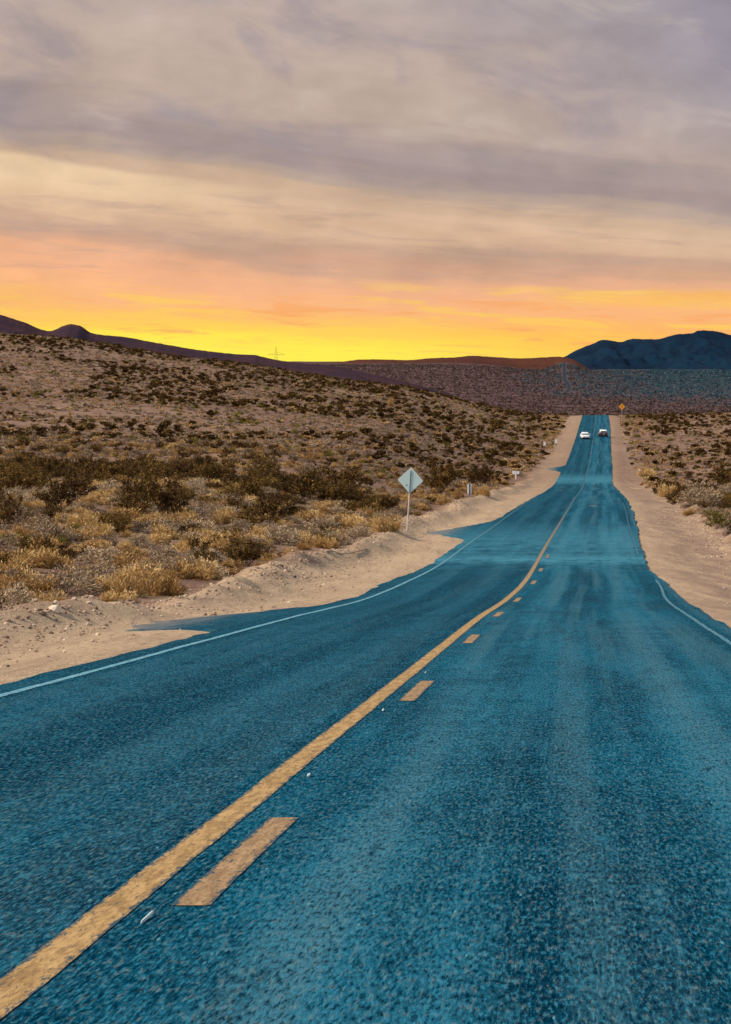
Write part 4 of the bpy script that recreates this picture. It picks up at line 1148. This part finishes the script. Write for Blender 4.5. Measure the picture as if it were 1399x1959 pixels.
def car(name, label, Y, lat, facing, body, roofm, hatch):
    """Nose towards local -y. facing: 0 = comes towards the camera, 180 = drives away."""
    x = float(roadX(Y)) + lat; z = float(roadZ(Y)) + .012
    t = empty(name, (x, Y, z), R(facing)); tag(t, label, 'car')
    pitch = math.atan(float(roadZ(Y + 2) - roadZ(Y - 2)) / 4); t.rotation_euler = (pitch if facing == 0 else -pitch, 0, R(facing))
    W = .91; H = 1.62 if hatch else 1.46
    bl = 1.02 if hatch else .93
    st = [(-2.28, .62, .34, .60), (-2.20, .80, .24, .72), (-1.9, .89, .20, .80), (-1.0, W, .20, bl - .03), (0, W, .20, bl), (1.2, W, .22, bl + .02),
          (1.9, .89, .24, bl + .02), (2.18, .84, .28, bl - .02 if not hatch else bl), (2.28, .74, .36, .72)]
    MB().loft([ring(*q) for q in st]).build('body', body, t, True)
    # cabin: pillars and glass
    if hatch: gl = [(-1.05, .80, bl - .06, bl - .02), (-.35, .74, bl - .06, H - .10), (.2, .72, bl - .06, H - .05), (1.55, .71, bl - .06, H - .08), (2.10, .78, bl - .06, bl + .02)]
    else: gl = [(-1.05, .80, bl - .06, bl - .02), (-.25, .70, bl - .06, H - .08), (.3, .68, bl - .06, H - .04), (.95, .67, bl - .06, H - .09), (1.75, .76, bl - .06, bl)]
    def cab(y, hw, z0, z1):
        pts = [(-W * .92, z0), (-hw, z1 - .04), (-hw * .8, z1), (hw * .8, z1), (hw, z1 - .04), (W * .92, z0)]
        return [(a, y, b) for a, b in pts]
    MB().loft([cab(*q) for q in gl]).build('cabin', body if not hatch else roofm, t, True)
    # roof skin
    rf = [(y, hw + .012, z1) for y, hw, z0, z1 in gl[1:4]]
    MB().loft([[(-hw, y, z1 - .05), (-hw * .8, y, z1 + .018), (hw * .8, y, z1 + .018), (hw, y, z1 - .05)] for y, hw, z1 in rf]).build('roof', roofm, t, True)
    (y0, h0, _, z0), (y1, h1, _, z1) = gl[0], gl[1]
    MB().quad((-.72, y0 - .012, z0 + .03), (.72, y0 - .012, z0 + .03), (h1 * .86, y1 - .03, z1 - .05), (-h1 * .86, y1 - .03, z1 - .05)).build('windscreen', M_GLASS, t)
    (y0, h0, _, z0), (y1, h1, _, z1) = gl[3], gl[4]
    k = .05 if hatch else .06
    MB().quad((-h0 * .84, y0 + .03, z0 - k), (h0 * .84, y0 + .03, z0 - k), (.70, y1 + .012, z1 + .03), (-.70, y1 + .012, z1 + .03)).build('rear_window', M_GLASS, t)
    for sx in (-1, 1):
        a, b = gl[1], gl[3]
        MB().quad((sx * W * .915, -.78, bl + .01), (sx * W * .915, 1.35, bl + .01), (sx * (b[1] + .022), b[0] - .08, H - .17), (sx * (a[1] + .022), a[0] + .05, H - .17)).build('side_window', M_GLASS, t)
        mr = MB().box((sx * 1.0, -.72, bl + .07), (.20, .12, .14), bev=.03); mr.bar((sx * .86, -.72, bl + .03), (sx * .96, -.72, bl + .06), .02); mr.build('mirror', body, t)
        MB().box((sx * .66, -2.17, .66), (.34, .16, .13), Matrix.Rotation(R(sx * 14), 3, 'Z'), bev=.03).build('headlight', M_LAMP, t)
        MB().box((sx * .70, 2.20, .82 if not hatch else .95), (.26, .14, .16 if not hatch else .26), Matrix.Rotation(R(-sx * 10), 3, 'Z'), bev=.03).build('tail_light', M_TAIL, t)
        for wy in (-1.42, 1.38):
            wl = MB().bar((sx * .74, wy, .33), (sx * .925, wy, .33), .33, n=20).build('wheel', M_TYRE, t)
            MB().bar((sx * .90, wy, .33), (sx * .934, wy, .33), .20, n=12).build('rim', M_RIM, wl)
    MB().box((0, -2.20, .30), (1.5, .22, .24), bev=.05).build('front_bumper', M_TRIM, t)
    MB().box((0, -2.262, .52), (.9, .05, .12), bev=.01).build('grille', M_TRIM, t)
    MB().box((0, 2.20, .42), (1.62, .24, .26), bev=.05).build('rear_bumper', body if not hatch else M_TRIM, t)
    MB().box((0, -2.33, .40) if facing == 0 else (0, 2.315, .74), (.32, .02, .14)).build('number_plate', M_PLATE, t)
car('white_sedan', 'white sedan coming towards the camera in the left lane', 530, -1.75, 0, M_CARW, M_CARW, False)
car('dark_hatchback', 'dark hatchback with white roof driving away in the right lane', 540, 2.0, 180, M_CARD, M_CARW, True)

# ------------------------------------------------------------------ transmission tower on the left ridge, Joshua trees on the slope
def pylon():
    Y = 2480.0; s = Y / F_PX
    x, zt = at(528.5, 664, Y); zb = at(528.5, 700, Y)[1]
    t = empty('transmission_tower', (x, Y, zb)); tag(t, 'faint lattice power pylon standing on the ridge against the yellow sky', 'pylon')
    H = zt - zb; b = MB()
    lv = [(0, 2.6), (.25, 1.9), (.5, 1.2), (.7, .75), (1.0, .25)]
    r_ = .07
    for (f0, w0), (f1, w1) in zip(lv[:-1], lv[1:]):
        for sx, sy in ((-1, -1), (1, -1), (1, 1), (-1, 1)):
            b.bar((sx * w0, sy * w0, f0 * H), (sx * w1, sy * w1, f1 * H), r_, n=4)
        for s_ in (-1, 1):
            b.bar((-w0, s_ * w0, f0 * H), (w1, s_ * w1, f1 * H), r_ * .6, n=4); b.bar((w0, s_ * w0, f0 * H), (-w1, s_ * w1, f1 * H), r_ * .6, n=4)
            b.bar((s_ * w0, -w0, f0 * H), (s_ * w1, w1, f1 * H), r_ * .6, n=4)
    b.build('lattice', M_RUSTY, t)
    c = MB(); zc = at(528, 678, Y)[1] - zb
    for dy_ in (-.5, .5): c.bar((-15.5 * s, dy_, zc), (15.5 * s, dy_, zc), .10, n=4)
    c.bar((-15.5 * s, 0, zc), (0, 0, zc + 2.2), .06, n=4); c.bar((15.5 * s, 0, zc), (0, 0, zc + 2.2), .06, n=4)
    c.build('crossarm', M_RUSTY, t)
    for k in (-14, -7, 7, 14): MB().bar((k * s, 0, zc - 1.8), (k * s, 0, zc), .06, n=6).build('insulator', M_RUSTY, t)
M_RUSTY = flecked('weathered_steel', (.34, .22, .10), .1, 1, .8, .2)
pylon()

def joshua(px, py, hpx, seed, label):
    x, y, z = hit(px, py); s = y / F_PX; H = hpx * s
    rs = random.Random(seed); t = empty('joshua_tree', (x, y, z)); tag(t, label, 'tree')
    tr = MB(); tips = []
    def grow(p, d, L, r0, lvl):
        q = p + d * L
        tr.bar(p, q, r0, r0 * .8, 6)
        if lvl == 0: tips.append((q, d)); return
        for k in range(rs.choice((2, 2, 3))):
            nd = (d + Vector((rs.uniform(-1, 1), rs.uniform(-1, 1), rs.uniform(.1, .6))) * .75).normalized()
            grow(q, nd, L * rs.uniform(.5, .75), r0 * .75, lvl - 1)
    grow(Vector((0, 0, -.1)), Vector((rs.uniform(-.1, .1), 0, 1)).normalized(), H * .42, H * .05, 2)
    tr.build('trunk', M_STEM, t)
    nr = np.random.RandomState(seed); V, Fc, T = [], [], []; o = 0
    for q, d in tips:
        n = 60; dd = unit(nr.normal(size=(n, 3)) + np.array(d) * .6); c = np.array(q) + dd * H * .055
        v, f = diamonds(nr, c, dd, np.full(n, H * .07), np.full(n, H * .011)); V.append(v); Fc.append(f + o); o += len(v); T.append(np.clip(nr.normal(.3, .12, n), 0, 1))
    link('crown', np_mesh('crown', np.concatenate(V), np.concatenate(Fc), M_CREO, attrs={'tint': ('FACE', np.concatenate(T))}), t)
joshua(208, 835, 30, 3, 'thin dark joshua tree standing on the open lower slope at the left')
joshua(841, 760, 20, 5, 'small dark joshua tree near the crest of the slope')
joshua(1402, 880, 40, 8, 'dark joshua tree at the right picture edge above the log')
